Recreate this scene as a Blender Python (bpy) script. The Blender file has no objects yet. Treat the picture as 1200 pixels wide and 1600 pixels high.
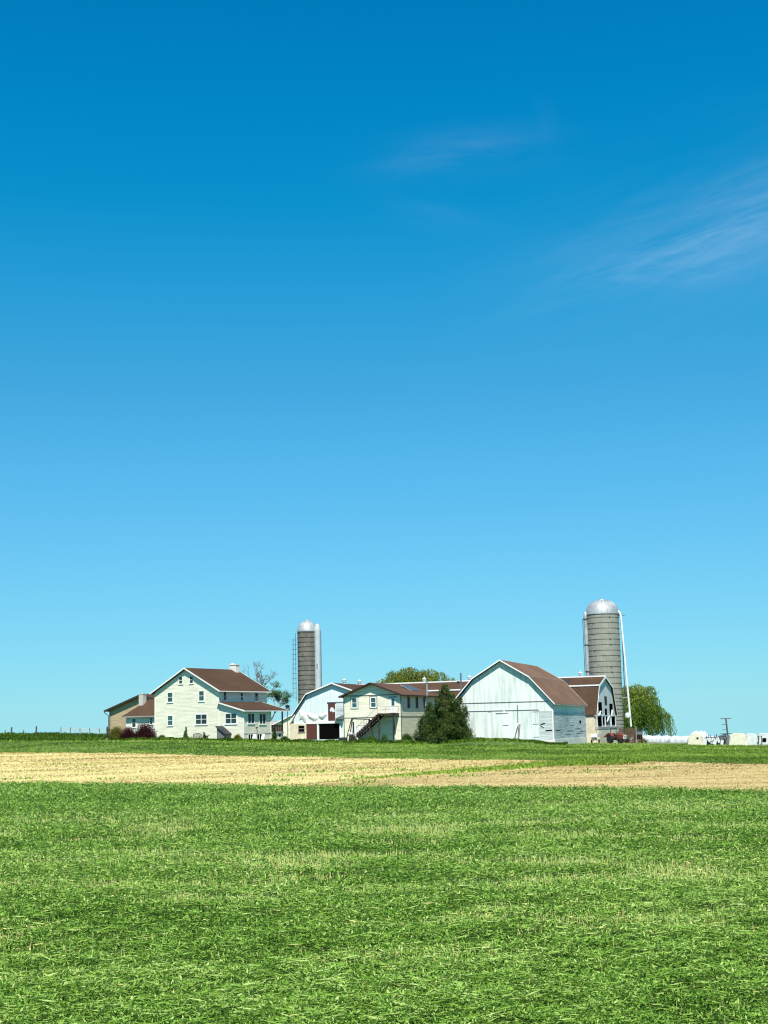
import bpy, bmesh, math, random
import numpy as np
from mathutils import Vector, Matrix
random.seed(7); RNG = np.random.default_rng(7)
SC = bpy.context.scene; COL = SC.collection
rad = math.radians

# ---------------------------------------------------------------- camera
cam = bpy.data.cameras.new('camera'); camo = bpy.data.objects.new('camera', cam); COL.objects.link(camo)
cam.sensor_fit = 'VERTICAL'; cam.sensor_height = 36.0; cam.lens = 50.0
cam.clip_start = 0.1; cam.clip_end = 20000
camo.matrix_world = Matrix.Translation((0, 0, 2.0)) @ Matrix.Rotation(math.pi/2 + math.atan(338/2222.2), 4, 'X') @ Matrix.Rotation(-0.022, 4, 'Z')
SC.camera = camo

# ---------------------------------------------------------------- light, exposure
SUN_EL, SUN_AZ = 56.0, 0.0            # azimuth: degrees to the right of straight behind the camera
SKY_STRENGTH = 0.10
SC.view_settings.view_transform = 'Standard'; SC.view_settings.look = 'None'
SC.cycles.filter_width = 1.15; SC.view_settings.gamma = 1.0; SC.view_settings.exposure = 0.75
sun = bpy.data.lights.new('sun', 'SUN'); suno = bpy.data.objects.new('sun', sun); COL.objects.link(suno)
sun.energy = 4.0; sun.angle = rad(0.53); sun.color = (1.0, 0.95, 0.86)
to_sun = Vector((math.sin(rad(SUN_AZ))*math.cos(rad(SUN_EL)), -math.cos(rad(SUN_AZ))*math.cos(rad(SUN_EL)), math.sin(rad(SUN_EL))))
suno.rotation_euler = to_sun.to_track_quat('Z', 'Y').to_euler()

def build_world():
    w = bpy.data.worlds.new('World'); SC.world = w; w.use_nodes = True
    nt = w.node_tree; nt.nodes.clear(); N = nt.nodes.new; L = nt.links.new
    out = N('ShaderNodeOutputWorld'); bg = N('ShaderNodeBackground'); bg.inputs[1].default_value = SKY_STRENGTH
    L(bg.outputs[0], out.inputs[0])
    tc = N('ShaderNodeTexCoord'); sep = N('ShaderNodeSeparateXYZ'); L(tc.outputs['Generated'], sep.inputs[0])
    def M(op, a, b=None, c=None):
        n = N('ShaderNodeMath'); n.operation = op
        for i, v in enumerate((a, b, c)):
            if v is None: continue
            if hasattr(v, 'links'): L(v, n.inputs[i])
            else: n.inputs[i].default_value = v
        return n.outputs[0]
    x, y, z = sep.outputs
    zc = M('MAXIMUM', z, 0.012)
    comb = N('ShaderNodeCombineXYZ'); L(x, comb.inputs[0]); L(y, comb.inputs[1]); L(zc, comb.inputs[2])
    nrm = N('ShaderNodeVectorMath'); nrm.operation = 'NORMALIZE'; L(comb.outputs[0], nrm.inputs[0])
    sky = N('ShaderNodeTexSky'); sky.sky_type = 'NISHITA'; sky.sun_disc = False
    sky.sun_elevation = rad(SUN_EL); sky.sun_rotation = math.pi - rad(SUN_AZ)
    sky.air_density = 1.0; sky.dust_density = 0.0; sky.ozone_density = 2.0
    L(nrm.outputs[0], sky.inputs[0])
    # the clear deep-blue air of the day: colour of the sky by elevation
    rp = N('ShaderNodeValToRGB'); cr = rp.color_ramp; L(zc, rp.inputs[0])
    stops = SKY_STOPS
    cr.elements[0].position, cr.elements[0].color = stops[0][0], (*stops[0][1], 1)
    cr.elements[1].position, cr.elements[1].color = stops[-1][0], (*stops[-1][1], 1)
    for p, c in stops[1:-1]:
        e = cr.elements.new(p); e.color = (*c, 1)
    mul = N('ShaderNodeMix'); mul.data_type = 'RGBA'; mul.blend_type = 'MULTIPLY'; mul.inputs[0].default_value = 1.0
    L(sky.outputs[0], mul.inputs[6]); L(rp.outputs[0], mul.inputs[7])
    # thin cirrus high up
    ys = M('MAXIMUM', y, 0.05); u = M('DIVIDE', x, ys); v = M('DIVIDE', z, ys)
    def blob(cu, cv, ru, rv, ang):
        du = M('SUBTRACT', u, cu); dv = M('SUBTRACT', v, cv); c, s = math.cos(ang), math.sin(ang)
        a = M('DIVIDE', M('ADD', M('MULTIPLY', du, c), M('MULTIPLY', dv, s)), ru)
        b = M('DIVIDE', M('SUBTRACT', M('MULTIPLY', dv, c), M('MULTIPLY', du, s)), rv)
        d = M('ADD', M('MULTIPLY', a, a), M('MULTIPLY', b, b))
        return M('POWER', 2.718, M('MULTIPLY', d, -1.0))
    def streak(ang, su, sv, detail, lo, hi, off):
        c, s = math.cos(ang), math.sin(ang)
        a = M('MULTIPLY', M('ADD', M('MULTIPLY', u, c), M('MULTIPLY', v, s)), su)
        b = M('MULTIPLY', M('SUBTRACT', M('MULTIPLY', v, c), M('MULTIPLY', u, s)), sv)
        cb = N('ShaderNodeCombineXYZ'); L(a, cb.inputs[0]); L(b, cb.inputs[1]); cb.inputs[2].default_value = off
        nz = N('ShaderNodeTexNoise'); nz.inputs['Scale'].default_value = 1.0; nz.inputs['Detail'].default_value = detail
        nz.inputs['Roughness'].default_value = 0.62; nz.inputs['Distortion'].default_value = 0.35
        L(cb.outputs[0], nz.inputs['Vector'])
        mr = N('ShaderNodeMapRange'); mr.interpolation_type = 'SMOOTHSTEP'
        mr.inputs[1].default_value = lo; mr.inputs[2].default_value = hi; L(nz.outputs[0], mr.inputs[0])
        return mr.outputs[0]
    def at(px, py): return ((px-600)/2222.2*1.03, (1138-0.022*(px-600)-py)/2222.2*1.06)
    total = None
    for (px, py, ru, rv, ang, sa, su, sv, lo, hi, amt, off) in CIRRUS:
        cu, cv = at(px, py)
        t = M('MULTIPLY', M('MULTIPLY', blob(cu, cv, ru, rv, rad(ang)), streak(rad(sa), su, sv, 7, lo, hi, off)), amt)
        total = t if total is None else M('ADD', total, t)
    total = M('MULTIPLY', M('MINIMUM', total, 0.8), M('GREATER_THAN', y, 0.06))
    mx = N('ShaderNodeMix'); mx.data_type = 'RGBA'; L(total, mx.inputs[0]); L(mul.outputs[2], mx.inputs[6])
    mx.inputs[7].default_value = (4.6, 5.6, 6.3, 1)
    L(mx.outputs[2], bg.inputs[0])
SKY_STOPS = [(0.0, (.204, .468, .755)), (.028, (.212, .4775, .705)), (.0627, (.223, .5085, .677)), (.0949, (.229, .5475, .694)), (.128, (.221, .579, .7155)), (.1818, (.200, .632, .765)),
             (.2357, (.152, .641, .783)), (.2999, (.071, .688, .840)), (.3584, (.0136, .688, .866)), (.417, (.003, .6745, .906)), (.48, (.001, .648, .91)), (.62, (.001, .42, .70)), (1.0, (.001, .30, .56))]
CIRRUS = [(1150, 375, .115, .050, 20, 21, 5, 26, .25, .95, .15, 0.3),
          (1125, 385, .10, .028, 17, 18, 9, 60, .34, .92, .26, 3.3),
          (1085, 402, .07, .012, 18, 17, 16, 120, .42, .85, .13, 2.1),
          (1075, 440, .07, .012, 3, 4, 9, 60, .35, .9, .17, 4.7),
          (740, 257, .055, .016, 5, 6, 8, 40, .30, .95, .09, 5.5),
          (700, 356, .035, .010, -14, -14, 9, 50, .30, .95, .05, 6.5),
          (868, 208, .010, .018, 10, 70, 12, 26, .30, .95, .02, 7.5)]
build_world()

# ---------------------------------------------------------------- helpers
def link(o, parent=None):
    COL.objects.link(o)
    if parent is not None: o.parent = parent
    return o
def tag(o, label, cat, group=None):
    o['label'] = label; o['category'] = cat
    if group: o['group'] = group
    return o
def thing(name, label, cat, loc=(0, 0, 0), rz=0.0, group=None):
    o = bpy.data.objects.new(name, None); o.empty_display_size = 0.3
    o.location = loc; o.rotation_euler = (0, 0, rz); link(o)
    return tag(o, label, cat, group)

class MB:
    """collects shapes into one mesh"""
    def __init__(s): s.v = []; s.f = []; s.m = Matrix.Identity(4)
    def add(s, vs, fs):
        b = len(s.v); s.v += [tuple(s.m @ Vector(p)) for p in vs]; s.f += [tuple(b+i for i in f) for f in fs]; return s
    def box(s, x0, x1, y0, y1, z0, z1):
        return s.add([(x0,y0,z0),(x1,y0,z0),(x1,y1,z0),(x0,y1,z0),(x0,y0,z1),(x1,y0,z1),(x1,y1,z1),(x0,y1,z1)],
                     [(0,3,2,1),(4,5,6,7),(0,1,5,4),(1,2,6,5),(2,3,7,6),(3,0,4,7)])
    def prism(s, poly, y0, y1):
        """closed polygon in (x, z), counter-clockwise seen from -y, extruded along y"""
        n = len(poly); vs = [(x, y0, z) for x, z in poly] + [(x, y1, z) for x, z in poly]
        return s.add(vs, [tuple(range(n)), tuple(range(2*n-1, n-1, -1))] + [(i, n+i, n+(i+1) % n, (i+1) % n) for i in range(n)])
    def prismx(s, poly, x0, x1):
        """closed polygon in (y, z) extruded along x"""
        n = len(poly); vs = [(x0, y, z) for y, z in poly] + [(x1, y, z) for y, z in poly]
        return s.add(vs, [tuple(range(n-1, -1, -1)), tuple(range(n, 2*n))] + [(i, (i+1) % n, n+(i+1) % n, n+i) for i in range(n)])
    def prismz(s, poly, z0, z1):
        n = len(poly); vs = [(x, y, z0) for x, y in poly] + [(x, y, z1) for x, y in poly]
        return s.add(vs, [tuple(range(n-1, -1, -1)), tuple(range(n, 2*n))] + [(i, (i+1) % n, n+(i+1) % n, n+i) for i in range(n)])
    def tube(s, pts, rs, seg=8):
        pts = [Vector(p) for p in pts]
        if not isinstance(rs, (list, tuple)): rs = [rs]*len(pts)
        rings = []
        for i, p in enumerate(pts):
            d = (pts[min(i+1, len(pts)-1)] - pts[max(i-1, 0)]).normalized()
            a = d.orthogonal().normalized() if i == 0 else (a - d*a.dot(d)).normalized()
            b = d.cross(a); rings.append([p + (a*math.cos(t*2*math.pi/seg) + b*math.sin(t*2*math.pi/seg))*rs[i] for t in range(seg)])
        vs = [v for r in rings for v in r]; fs = []
        for i in range(len(pts)-1):
            for k in range(seg):
                k2 = (k+1) % seg; fs.append((i*seg+k, i*seg+k2, (i+1)*seg+k2, (i+1)*seg+k))
        fs.append(tuple(range(seg-1, -1, -1))); fs.append(tuple((len(pts)-1)*seg+k for k in range(seg)))
        return s.add(vs, fs)
    def bar(s, p, q, w=0.05, h=None):
        """rectangular bar from p to q"""
        h = w if h is None else h; p, q = Vector(p), Vector(q); d = (q-p).normalized()
        up = Vector((0, 0, 1)) if abs(d.z) < 0.95 else Vector((0, 1, 0))
        a = d.cross(up).normalized()*w/2; b = a.cross(d).normalized()*h/2
        vs = [p-a-b, p+a-b, p+a+b, p-a+b, q-a-b, q+a-b, q+a+b, q-a+b]
        return s.add(vs, [(0,3,2,1),(4,5,6,7),(0,1,5,4),(1,2,6,5),(2,3,7,6),(3,0,4,7)])
    def lathe(s, prof, cx=0, cy=0, seg=24):
        """profile of (radius, z) from bottom to top"""
        vs = []; fs = []
        for r, z in prof:
            vs += [(cx+max(r, .001)*math.cos(2*math.pi*k/seg), cy+max(r, .001)*math.sin(2*math.pi*k/seg), z) for k in range(seg)]
        for i in range(len(prof)-1):
            for k in range(seg):
                k2 = (k+1) % seg; fs.append((i*seg+k, i*seg+k2, (i+1)*seg+k2, (i+1)*seg+k))
        fs.append(tuple(range(seg-1, -1, -1))); fs.append(tuple((len(prof)-1)*seg+k for k in range(seg)))
        return s.add(vs, fs)
    def build(s, name, mat, parent=None, smooth=None):
        me = bpy.data.meshes.new(name); me.from_pydata(s.v, [], s.f); me.update()
        bm = bmesh.new(); bm.from_mesh(me); bmesh.ops.recalc_face_normals(bm, faces=bm.faces); bm.to_mesh(me); bm.free()
        if smooth is not None:
            me.polygons.foreach_set('use_smooth', [True]*len(me.polygons)); me.set_sharp_from_angle(angle=rad(smooth))
        me.materials.append(mat); return link(bpy.data.objects.new(name, me), parent)

def strip(prof, up, down, y0, y1):
    """polygon band following a roof profile, for rakes and roof slabs"""
    return [(x, z-down) for x, z in prof] + [(x, z+up) for x, z in reversed(prof)]

# ---------------------------------------------------------------- terrain
def ss(a, b, t):
    t = np.clip((t-a)/(b-a), 0, 1); return t*t*(3-2*t)
def zt(x, y):
    x = np.asarray(x, float); y = np.asarray(y, float)
    xc = 130*np.tanh(x/130)
    z = -0.030*xc*ss(20, 190, y)
    z = z - 0.05*ss(60, 200, y)
    z = z + 0.55*np.exp(-((x+62)/24)**2-((y-252)/11)**2)
    z = z + 0.50*np.exp(-((x-14.5)/5.5)**4-((y-192.0)/4.5)**2)
    z = z - 0.016*np.maximum(y-272, 0) - 0.010*np.maximum(y-330, 0)
    z = z + 0.05*np.sin(x*.21+1.3)*np.sin(y*.13)*ss(45, 70, y)
    return z
def gz(x, y): return float(zt(x, y))

_tab = RNG.random((256, 256))
def vnoise(x, y):
    xi = np.floor(x).astype(int); yi = np.floor(y).astype(int); fx = x-xi; fy = y-yi
    fx = fx*fx*(3-2*fx); fy = fy*fy*(3-2*fy); g = lambda i, j: _tab[i & 255, j & 255]
    return (g(xi, yi)*(1-fx)+g(xi+1, yi)*fx)*(1-fy) + (g(xi, yi+1)*(1-fx)+g(xi+1, yi+1)*fx)*fy
def fbm(x, y, o=3): return sum(vnoise(x*2**k+17*k, y*2**k+31*k)*0.5**k for k in range(o))/sum(0.5**k for k in range(o))

# ---------------------------------------------------------------- materials
def nodes(name):
    m = bpy.data.materials.new(name); m.use_nodes = True; nt = m.node_tree; nt.nodes.clear()
    out = nt.nodes.new('ShaderNodeOutputMaterial'); b = nt.nodes.new('ShaderNodeBsdfPrincipled'); nt.links.new(b.outputs[0], out.inputs[0])
    return m, nt, b, out
def sock(nt, v, inp):
    if hasattr(v, 'links'): nt.links.new(v, inp)
    else: inp.default_value = v
def coords(nt, scale=(1, 1, 1), rot=(0, 0, 0)):
    tc = nt.nodes.new('ShaderNodeTexCoord'); mp = nt.nodes.new('ShaderNodeMapping'); nt.links.new(tc.outputs['Object'], mp.inputs[0])
    mp.inputs['Scale'].default_value = scale; mp.inputs['Rotation'].default_value = rot; return mp.outputs[0]
def noise(nt, vec, scale=1.0, detail=4, rough=0.6):
    n = nt.nodes.new('ShaderNodeTexNoise'); nt.links.new(vec, n.inputs['Vector'])
    n.inputs['Scale'].default_value = scale; n.inputs['Detail'].default_value = detail; n.inputs['Roughness'].default_value = rough; return n.outputs[0]
def ramp(nt, fac, stops):
    r = nt.nodes.new('ShaderNodeValToRGB'); nt.links.new(fac, r.inputs[0]); e = r.color_ramp.elements
    e[0].position, e[0].color = stops[0][0], (*stops[0][1], 1); e[1].position, e[1].color = stops[-1][0], (*stops[-1][1], 1)
    for p, c in stops[1:-1]: e.new(p).color = (*c, 1)
    return r.outputs[0]
def mathn(nt, op, a, b=0.0):
    n = nt.nodes.new('ShaderNodeMath'); n.operation = op; sock(nt, a, n.inputs[0]); sock(nt, b, n.inputs[1]); return n.outputs[0]
def mixc(nt, f, a, b, mode='MIX'):
    n = nt.nodes.new('ShaderNodeMix'); n.data_type = 'RGBA'; n.blend_type = mode; sock(nt, f, n.inputs[0])
    for v, i in ((a, 6), (b, 7)):
        if hasattr(v, 'links'): nt.links.new(v, n.inputs[i])
        else: n.inputs[i].default_value = (*v, 1)
    return n.outputs[2]
def bump(nt, b, h, strength=0.5, dist=0.05):
    n = nt.nodes.new('ShaderNodeBump'); n.inputs['Strength'].default_value = strength; n.inputs['Distance'].default_value = dist
    nt.links.new(h, n.inputs['Height']); nt.links.new(n.outputs[0], b.inputs['Normal'])
def axis(nt, which):
    tc = nt.nodes.new('ShaderNodeTexCoord'); s = nt.nodes.new('ShaderNodeSeparateXYZ'); nt.links.new(tc.outputs['Object'], s.inputs[0]); return s.outputs[which]
def plain(name, col, rough=0.7, var=0.14, scale=1.5, stretch=(1, 1, 1), metal=0.0, bmp=0.0):
    m, nt, b, _ = nodes(name); n = noise(nt, coords(nt, stretch), scale, 5)
    c = ramp(nt, n, [(0.3, tuple(x*(1-var) for x in col)), (0.7, tuple(min(1, x*(1+var)) for x in col))])
    nt.links.new(c, b.inputs['Base Color']); b.inputs['Roughness'].default_value = rough; b.inputs['Metallic'].default_value = metal
    if max(col) < .01: b.inputs['Specular IOR Level'].default_value = 0.0
    if bmp: bump(nt, b, n, bmp, 0.05)
    return m
def siding(name, col, period=0.2, var=0.11, dirt=(0.55, 0.55, 0.42), dirt_amt=0.25):
    """lapped boards: courses stepped in the normal, board-to-board tone, faint dirt"""
    m, nt, b, _ = nodes(name); z = axis(nt, 2)
    zz = mathn(nt, 'DIVIDE', z, period); fr = mathn(nt, 'FRACT', zz); row = mathn(nt, 'FLOOR', zz)
    cb = nt.nodes.new('ShaderNodeCombineXYZ'); nt.links.new(row, cb.inputs[2])
    x = axis(nt, 0); y = axis(nt, 1); nt.links.new(mathn(nt, 'MULTIPLY', mathn(nt, 'ADD', x, y), 0.22), cb.inputs[0])
    n1 = noise(nt, cb.outputs[0], 1.7, 2); n2 = noise(nt, coords(nt, (0.5, 0.5, 1.2)), 1.0, 6)
    c = ramp(nt, n1, [(0.35, tuple(k*(1-var) for k in col)), (0.65, tuple(min(1, k*(1+var)) for k in col))])
    d = ramp(nt, n2, [(0.55, (0, 0, 0)), (0.8, (dirt_amt,)*3)])
    lap = ramp(nt, fr, [(0.0, (0.62, 0.62, 0.58)), (0.09, (1, 1, 1)), (1.0, (1, 1, 1))])     # shade line along each lap, painted into the colour
    c2 = mixc(nt, d, c, dirt); c2 = mixc(nt, 0.8, c2, lap, 'MULTIPLY'); nt.links.new(c2, b.inputs['Base Color'])
    b.inputs['Roughness'].default_value = 0.55; bump(nt, b, fr, 0.5, 0.03); return m
def boards(name, col, worn, amt=(0.42, 0.72), vertical=True, width=0.28, var=0.06):
    """old painted boards: grain-wise worn streaks and board joints"""
    m, nt, b, _ = nodes(name)
    st = (1.6, 1.6, 0.13) if vertical else (0.18, 0.18, 3.2)
    n = noise(nt, coords(nt, st), 1.5, 8, 0.68); big = noise(nt, coords(nt, (0.16, 0.16, 0.2)), 1.0, 3)
    s = mathn(nt, 'ADD', mathn(nt, 'MULTIPLY', n, 0.72), mathn(nt, 'MULTIPLY', big, 0.34))
    w = ramp(nt, s, [(amt[0], (0, 0, 0)), (amt[1], (1, 1, 1))])
    ax = mathn(nt, 'ADD', axis(nt, 0), axis(nt, 1)) if vertical else axis(nt, 2)
    q = mathn(nt, 'DIVIDE', ax, width); fr = mathn(nt, 'FRACT', q); row = mathn(nt, 'FLOOR', q)
    cb = nt.nodes.new('ShaderNodeCombineXYZ'); nt.links.new(mathn(nt, 'MULTIPLY', row, 3.7), cb.inputs[0])
    bn = noise(nt, cb.outputs[0], 1.0, 1)
    tone = ramp(nt, bn, [(0.3, (1-var,)*3), (0.7, (1.0,)*3)]); joint = ramp(nt, fr, [(0.0, (0.45, 0.45, 0.43)), (0.05, (1, 1, 1)), (1.0, (1, 1, 1))])
    c = mixc(nt, w, col, worn); c = mixc(nt, 1.0, c, tone, 'MULTIPLY'); c = mixc(nt, 0.8, c, joint, 'MULTIPLY')
    nt.links.new(c, b.inputs['Base Color']); b.inputs['Roughness'].default_value = 0.8; bump(nt, b, n, 0.3, 0.03); return m
def shingle(name, col, var=0.28):
    m, nt, b, _ = nodes(name)
    n = noise(nt, coords(nt, (1, 1, 3)), 2.6, 6, 0.75); big = noise(nt, coords(nt, (0.3, 0.12, 0.3)), 1.0, 4)
    z = mathn(nt, 'DIVIDE', axis(nt, 2), 0.11); fr = mathn(nt, 'FRACT', z)
    c = ramp(nt, mathn(nt, 'ADD', mathn(nt, 'MULTIPLY', n, 0.55), mathn(nt, 'MULTIPLY', big, 0.45)),
             [(0.35, tuple(k*(1-var) for k in col)), (0.65, tuple(k*(1+var) for k in col))])
    e = ramp(nt, fr, [(0.0, (0.6,)*3), (0.2, (1,)*3), (1, (1,)*3)]); c = mixc(nt, 0.7, c, e, 'MULTIPLY')
    nt.links.new(c, b.inputs['Base Color']); b.inputs['Roughness'].default_value = 0.85; b.inputs['Specular IOR Level'].default_value = 0.05
    bump(nt, b, fr, 0.3, 0.02); return m
def glass(name, col=(0.012, 0.03, 0.03)):
    m, nt, b, _ = nodes(name); n = noise(nt, coords(nt), 0.9, 2)
    nt.links.new(ramp(nt, n, [(0.3, tuple(k*0.5 for k in col)), (0.7, tuple(k*1.8 for k in col))]), b.inputs['Base Color'])
    b.inputs['Roughness'].default_value = 0.06; b.inputs['Specular IOR Level'].default_value = 0.6; return m
def leafmat(name, stops, trans=0.25, rough=0.55):
    m, nt, b, out = nodes(name); a = nt.nodes.new('ShaderNodeAttribute'); a.attribute_name = 'tint'
    c = ramp(nt, a.outputs['Fac'], stops); nt.links.new(c, b.inputs['Base Color']); b.inputs['Roughness'].default_value = rough
    b.inputs['Specular IOR Level'].default_value = 0.15
    t = nt.nodes.new('ShaderNodeBsdfTranslucent'); nt.links.new(c, t.inputs[0]); mx = nt.nodes.new('ShaderNodeMixShader'); mx.inputs[0].default_value = trans
    nt.links.new(b.outputs[0], mx.inputs[1]); nt.links.new(t.outputs[0], mx.inputs[2]); nt.links.new(mx.outputs[0], out.inputs[0]); return m
def silo_mat(name, col, hoop, stave=0.28, hoopdark=0.35, var=0.2):
    m, nt, b, _ = nodes(name)
    x, y, z = axis(nt, 0), axis(nt, 1), axis(nt, 2)
    ang = nt.nodes.new('ShaderNodeMath'); ang.operation = 'ARCTAN2'; nt.links.new(y, ang.inputs[0]); nt.links.new(x, ang.inputs[1])
    st = mathn(nt, 'MULTIPLY', ang.outputs[0], stave); col_i = mathn(nt, 'FLOOR', st); frs = mathn(nt, 'FRACT', st)
    zr = mathn(nt, 'DIVIDE', mathn(nt, 'ADD', z, mathn(nt, 'MULTIPLY', mathn(nt, 'MODULO', col_i, 2.0), 0.4)), 0.76)
    cb = nt.nodes.new('ShaderNodeCombineXYZ'); nt.links.new(mathn(nt, 'MULTIPLY', col_i, 3.3), cb.inputs[0]); nt.links.new(mathn(nt, 'MULTIPLY', mathn(nt, 'FLOOR', zr), 2.1), cb.inputs[1])
    bn = noise(nt, cb.outputs[0], 1.0, 1); dirt = noise(nt, coords(nt, (1.2, 1.2, 0.12)), 1.0, 6, 0.7)
    f = mathn(nt, 'ADD', mathn(nt, 'MULTIPLY', bn, 0.6), mathn(nt, 'MULTIPLY', dirt, 0.4))
    c = ramp(nt, f, [(0.32, tuple(k*(1-var) for k in col)), (0.68, tuple(k*(1+var) for k in col))])
    j = ramp(nt, frs, [(0.0, (0.5,)*3), (0.12, (1,)*3), (1, (1,)*3)]); c = mixc(nt, 0.6, c, j, 'MULTIPLY')
    nt.links.new(c, b.inputs['Base Color']); b.inputs['Roughness'].default_value = 0.85; bump(nt, b, dirt, 0.3, 0.03); return m

M = dict(
    cream=siding('cream_siding', (0.83, 0.80, 0.63)), cream2=siding('pale_yellow_siding', (0.82, 0.78, 0.60), 0.25),
    white=plain('white_paint', (0.80, 0.80, 0.76), 0.5, 0.05), trimgrey=plain('dark_green_trim', (0.07, 0.09, 0.08), 0.6),
    roof=shingle('brown_shingle', (0.086, 0.053, 0.034)), roof_pale=shingle('faded_brown_shingle', (0.190, 0.115, 0.078), 0.30),
    roof_tan=shingle('taupe_shingle', (0.120, 0.074, 0.050), 0.2), roof_dark=shingle('charcoal_shingle', (0.05, 0.05, 0.05)),
    tan=siding('tan_siding', (0.50, 0.375, 0.22), 0.2), tan_trim=plain('brown_gutter', (0.05, 0.035, 0.025), 0.5),
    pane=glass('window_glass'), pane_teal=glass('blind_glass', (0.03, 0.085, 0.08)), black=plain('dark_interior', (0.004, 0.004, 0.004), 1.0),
    block=plain('whitewashed_block', (0.74, 0.72, 0.62), 0.85, 0.12, 1.2, bmp=0.2), stone=plain('cream_masonry', (0.66, 0.60, 0.44), 0.9, 0.2, 0.8, bmp=0.3),
    conc=plain('weathered_concrete', (0.36, 0.33, 0.25), 0.95, 0.3, 0.9, bmp=0.3), slab=plain('concrete_slab', (0.30, 0.29, 0.26), 0.9, 0.25, 1.0),
    barn=boards('old_white_boards', (0.78, 0.83, 0.78), (0.42, 0.49, 0.45), (0.48, 0.74)), barn_h=boards('old_white_planks', (0.66, 0.72, 0.70), (0.30, 0.36, 0.35), (0.46, 0.66), False, 0.2, 0.15),
    barn_door=boards('barn_door_boards', (0.76, 0.82, 0.77), (0.38, 0.46, 0.42), (0.46, 0.72)), barn_blue=boards('pale_blue_boards', (0.70, 0.79, 0.79), (0.48, 0.56, 0.56), (0.5, 0.85), True, 0.5),
    grey_b=boards('pale_grey_boards', (0.64, 0.68, 0.67), (0.44, 0.48, 0.47), (0.45, 0.75)), red=plain('oxide_red_door', (0.10, 0.030, 0.022), 0.6, 0.15),
    brownp=plain('dark_brown_paint', (0.035, 0.018, 0.013), 0.6), wood=boards('rusty_brown_wood', (0.14, 0.075, 0.04), (0.05, 0.03, 0.02), (0.4, 0.7), True, 0.2),
    greywood=boards('grey_weathered_wood', (0.26, 0.25, 0.23), (0.13, 0.12, 0.11), (0.4, 0.7), True, 0.2), galv=plain('galvanised_sheet', (0.40, 0.43, 0.43), 0.55, 0.2, 0.8, metal=0.3), chute=plain('pale_chute_sheet', (0.48, 0.55, 0.55), 0.5, 0.1, 0.6, metal=0.1),
    galv_w=plain('white_metal_tube', (0.78, 0.79, 0.78), 0.4, 0.05, metal=0.1), steel=plain('dull_steel', (0.20, 0.22, 0.23), 0.5, 0.2, metal=0.5), dark=plain('black_metal', (0.02, 0.022, 0.025), 0.5, 0.2),
    hoop=plain('rusted_hoop', (0.07, 0.06, 0.05), 0.7, 0.25), silo1=silo_mat('dark_grey_staves', (0.160, 0.153, 0.122), None, 4.2, var=0.32), silo2=silo_mat('pale_grey_staves', (0.295, 0.295, 0.24), None, 5.0, var=0.18),
    tyre=plain('rubber', (0.018, 0.018, 0.018), 0.85), redp=plain('faded_red_paint', (0.22, 0.045, 0.03), 0.45, 0.25), plastic=plain('white_plastic_sheet', (0.52, 0.55, 0.57), 0.45, 0.2, 1.6, bmp=0.6),
    hutch=plain('cream_fibreglass', (0.70, 0.67, 0.50), 0.5, 0.14, 1.8), hutch_w=plain('weathered_white_fibreglass', (0.60, 0.64, 0.61), 0.5, 0.2, 1.8),
    solar=plain('solar_cells', (0.018, 0.045, 0.075), 0.45, 0.3), bark=plain('grey_bark', (0.13, 0.105, 0.08), 0.95, 0.3, 4, (1, 1, .3), bmp=0.5), twig=plain('pale_grey_twigs', (0.15, 0.125, 0.105), 0.9, 0.2),
    pole=plain('weathered_pole', (0.10, 0.085, 0.075), 0.9), slab_pale=plain('pale_rendered_block', (0.52, 0.52, 0.44), 0.9, 0.15), roof_tan_pale=plain('pale_flashing', (0.5, 0.42, 0.36), 0.7), kerb=plain('pale_kerb_concrete', (0.55, 0.52, 0.42), 0.9, 0.2), rock=plain('pale_rock', (0.42, 0.38, 0.30), 0.9, 0.3, 3, bmp=0.5))

# ---------------------------------------------------------------- leaf / blade clouds
def quads(name, P, D, S, mat, tint, parent=None, shape='leaf'):
    """one mesh of N small leaves: P base, D length vector, S half-width vector"""
    P = np.asarray(P, np.float32); D = np.asarray(D, np.float32); S = np.asarray(S, np.float32); n = len(P)
    if shape == 'leaf': V = np.stack([P, P+D*0.45+S, P+D, P+D*0.45-S], 1)
    else: V = np.stack([P-S, P+S, P+D+S*0.35, P+D-S*0.35], 1)
    me = bpy.data.meshes.new(name); me.vertices.add(4*n); me.vertices.foreach_set('co', V.reshape(-1))
    me.loops.add(4*n); me.loops.foreach_set('vertex_index', np.arange(4*n, dtype=np.int32)); me.polygons.add(n)
    me.polygons.foreach_set('loop_start', np.arange(0, 4*n, 4, dtype=np.int32))
    a = me.attributes.new('tint', 'FLOAT', 'FACE'); a.data.foreach_set('value', np.clip(np.asarray(tint, np.float32), 0, 1))
    me.update(calc_edges=True); me.validate(); me.materials.append(mat); return link(bpy.data.objects.new(name, me), parent)
def rdir(n): d = RNG.normal(size=(n, 3)); return d/np.linalg.norm(d, axis=1, keepdims=True)
def perp(D, n): s = np.cross(D, rdir(n)); return s/np.maximum(np.linalg.norm(s, axis=1, keepdims=True), 1e-6)

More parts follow.
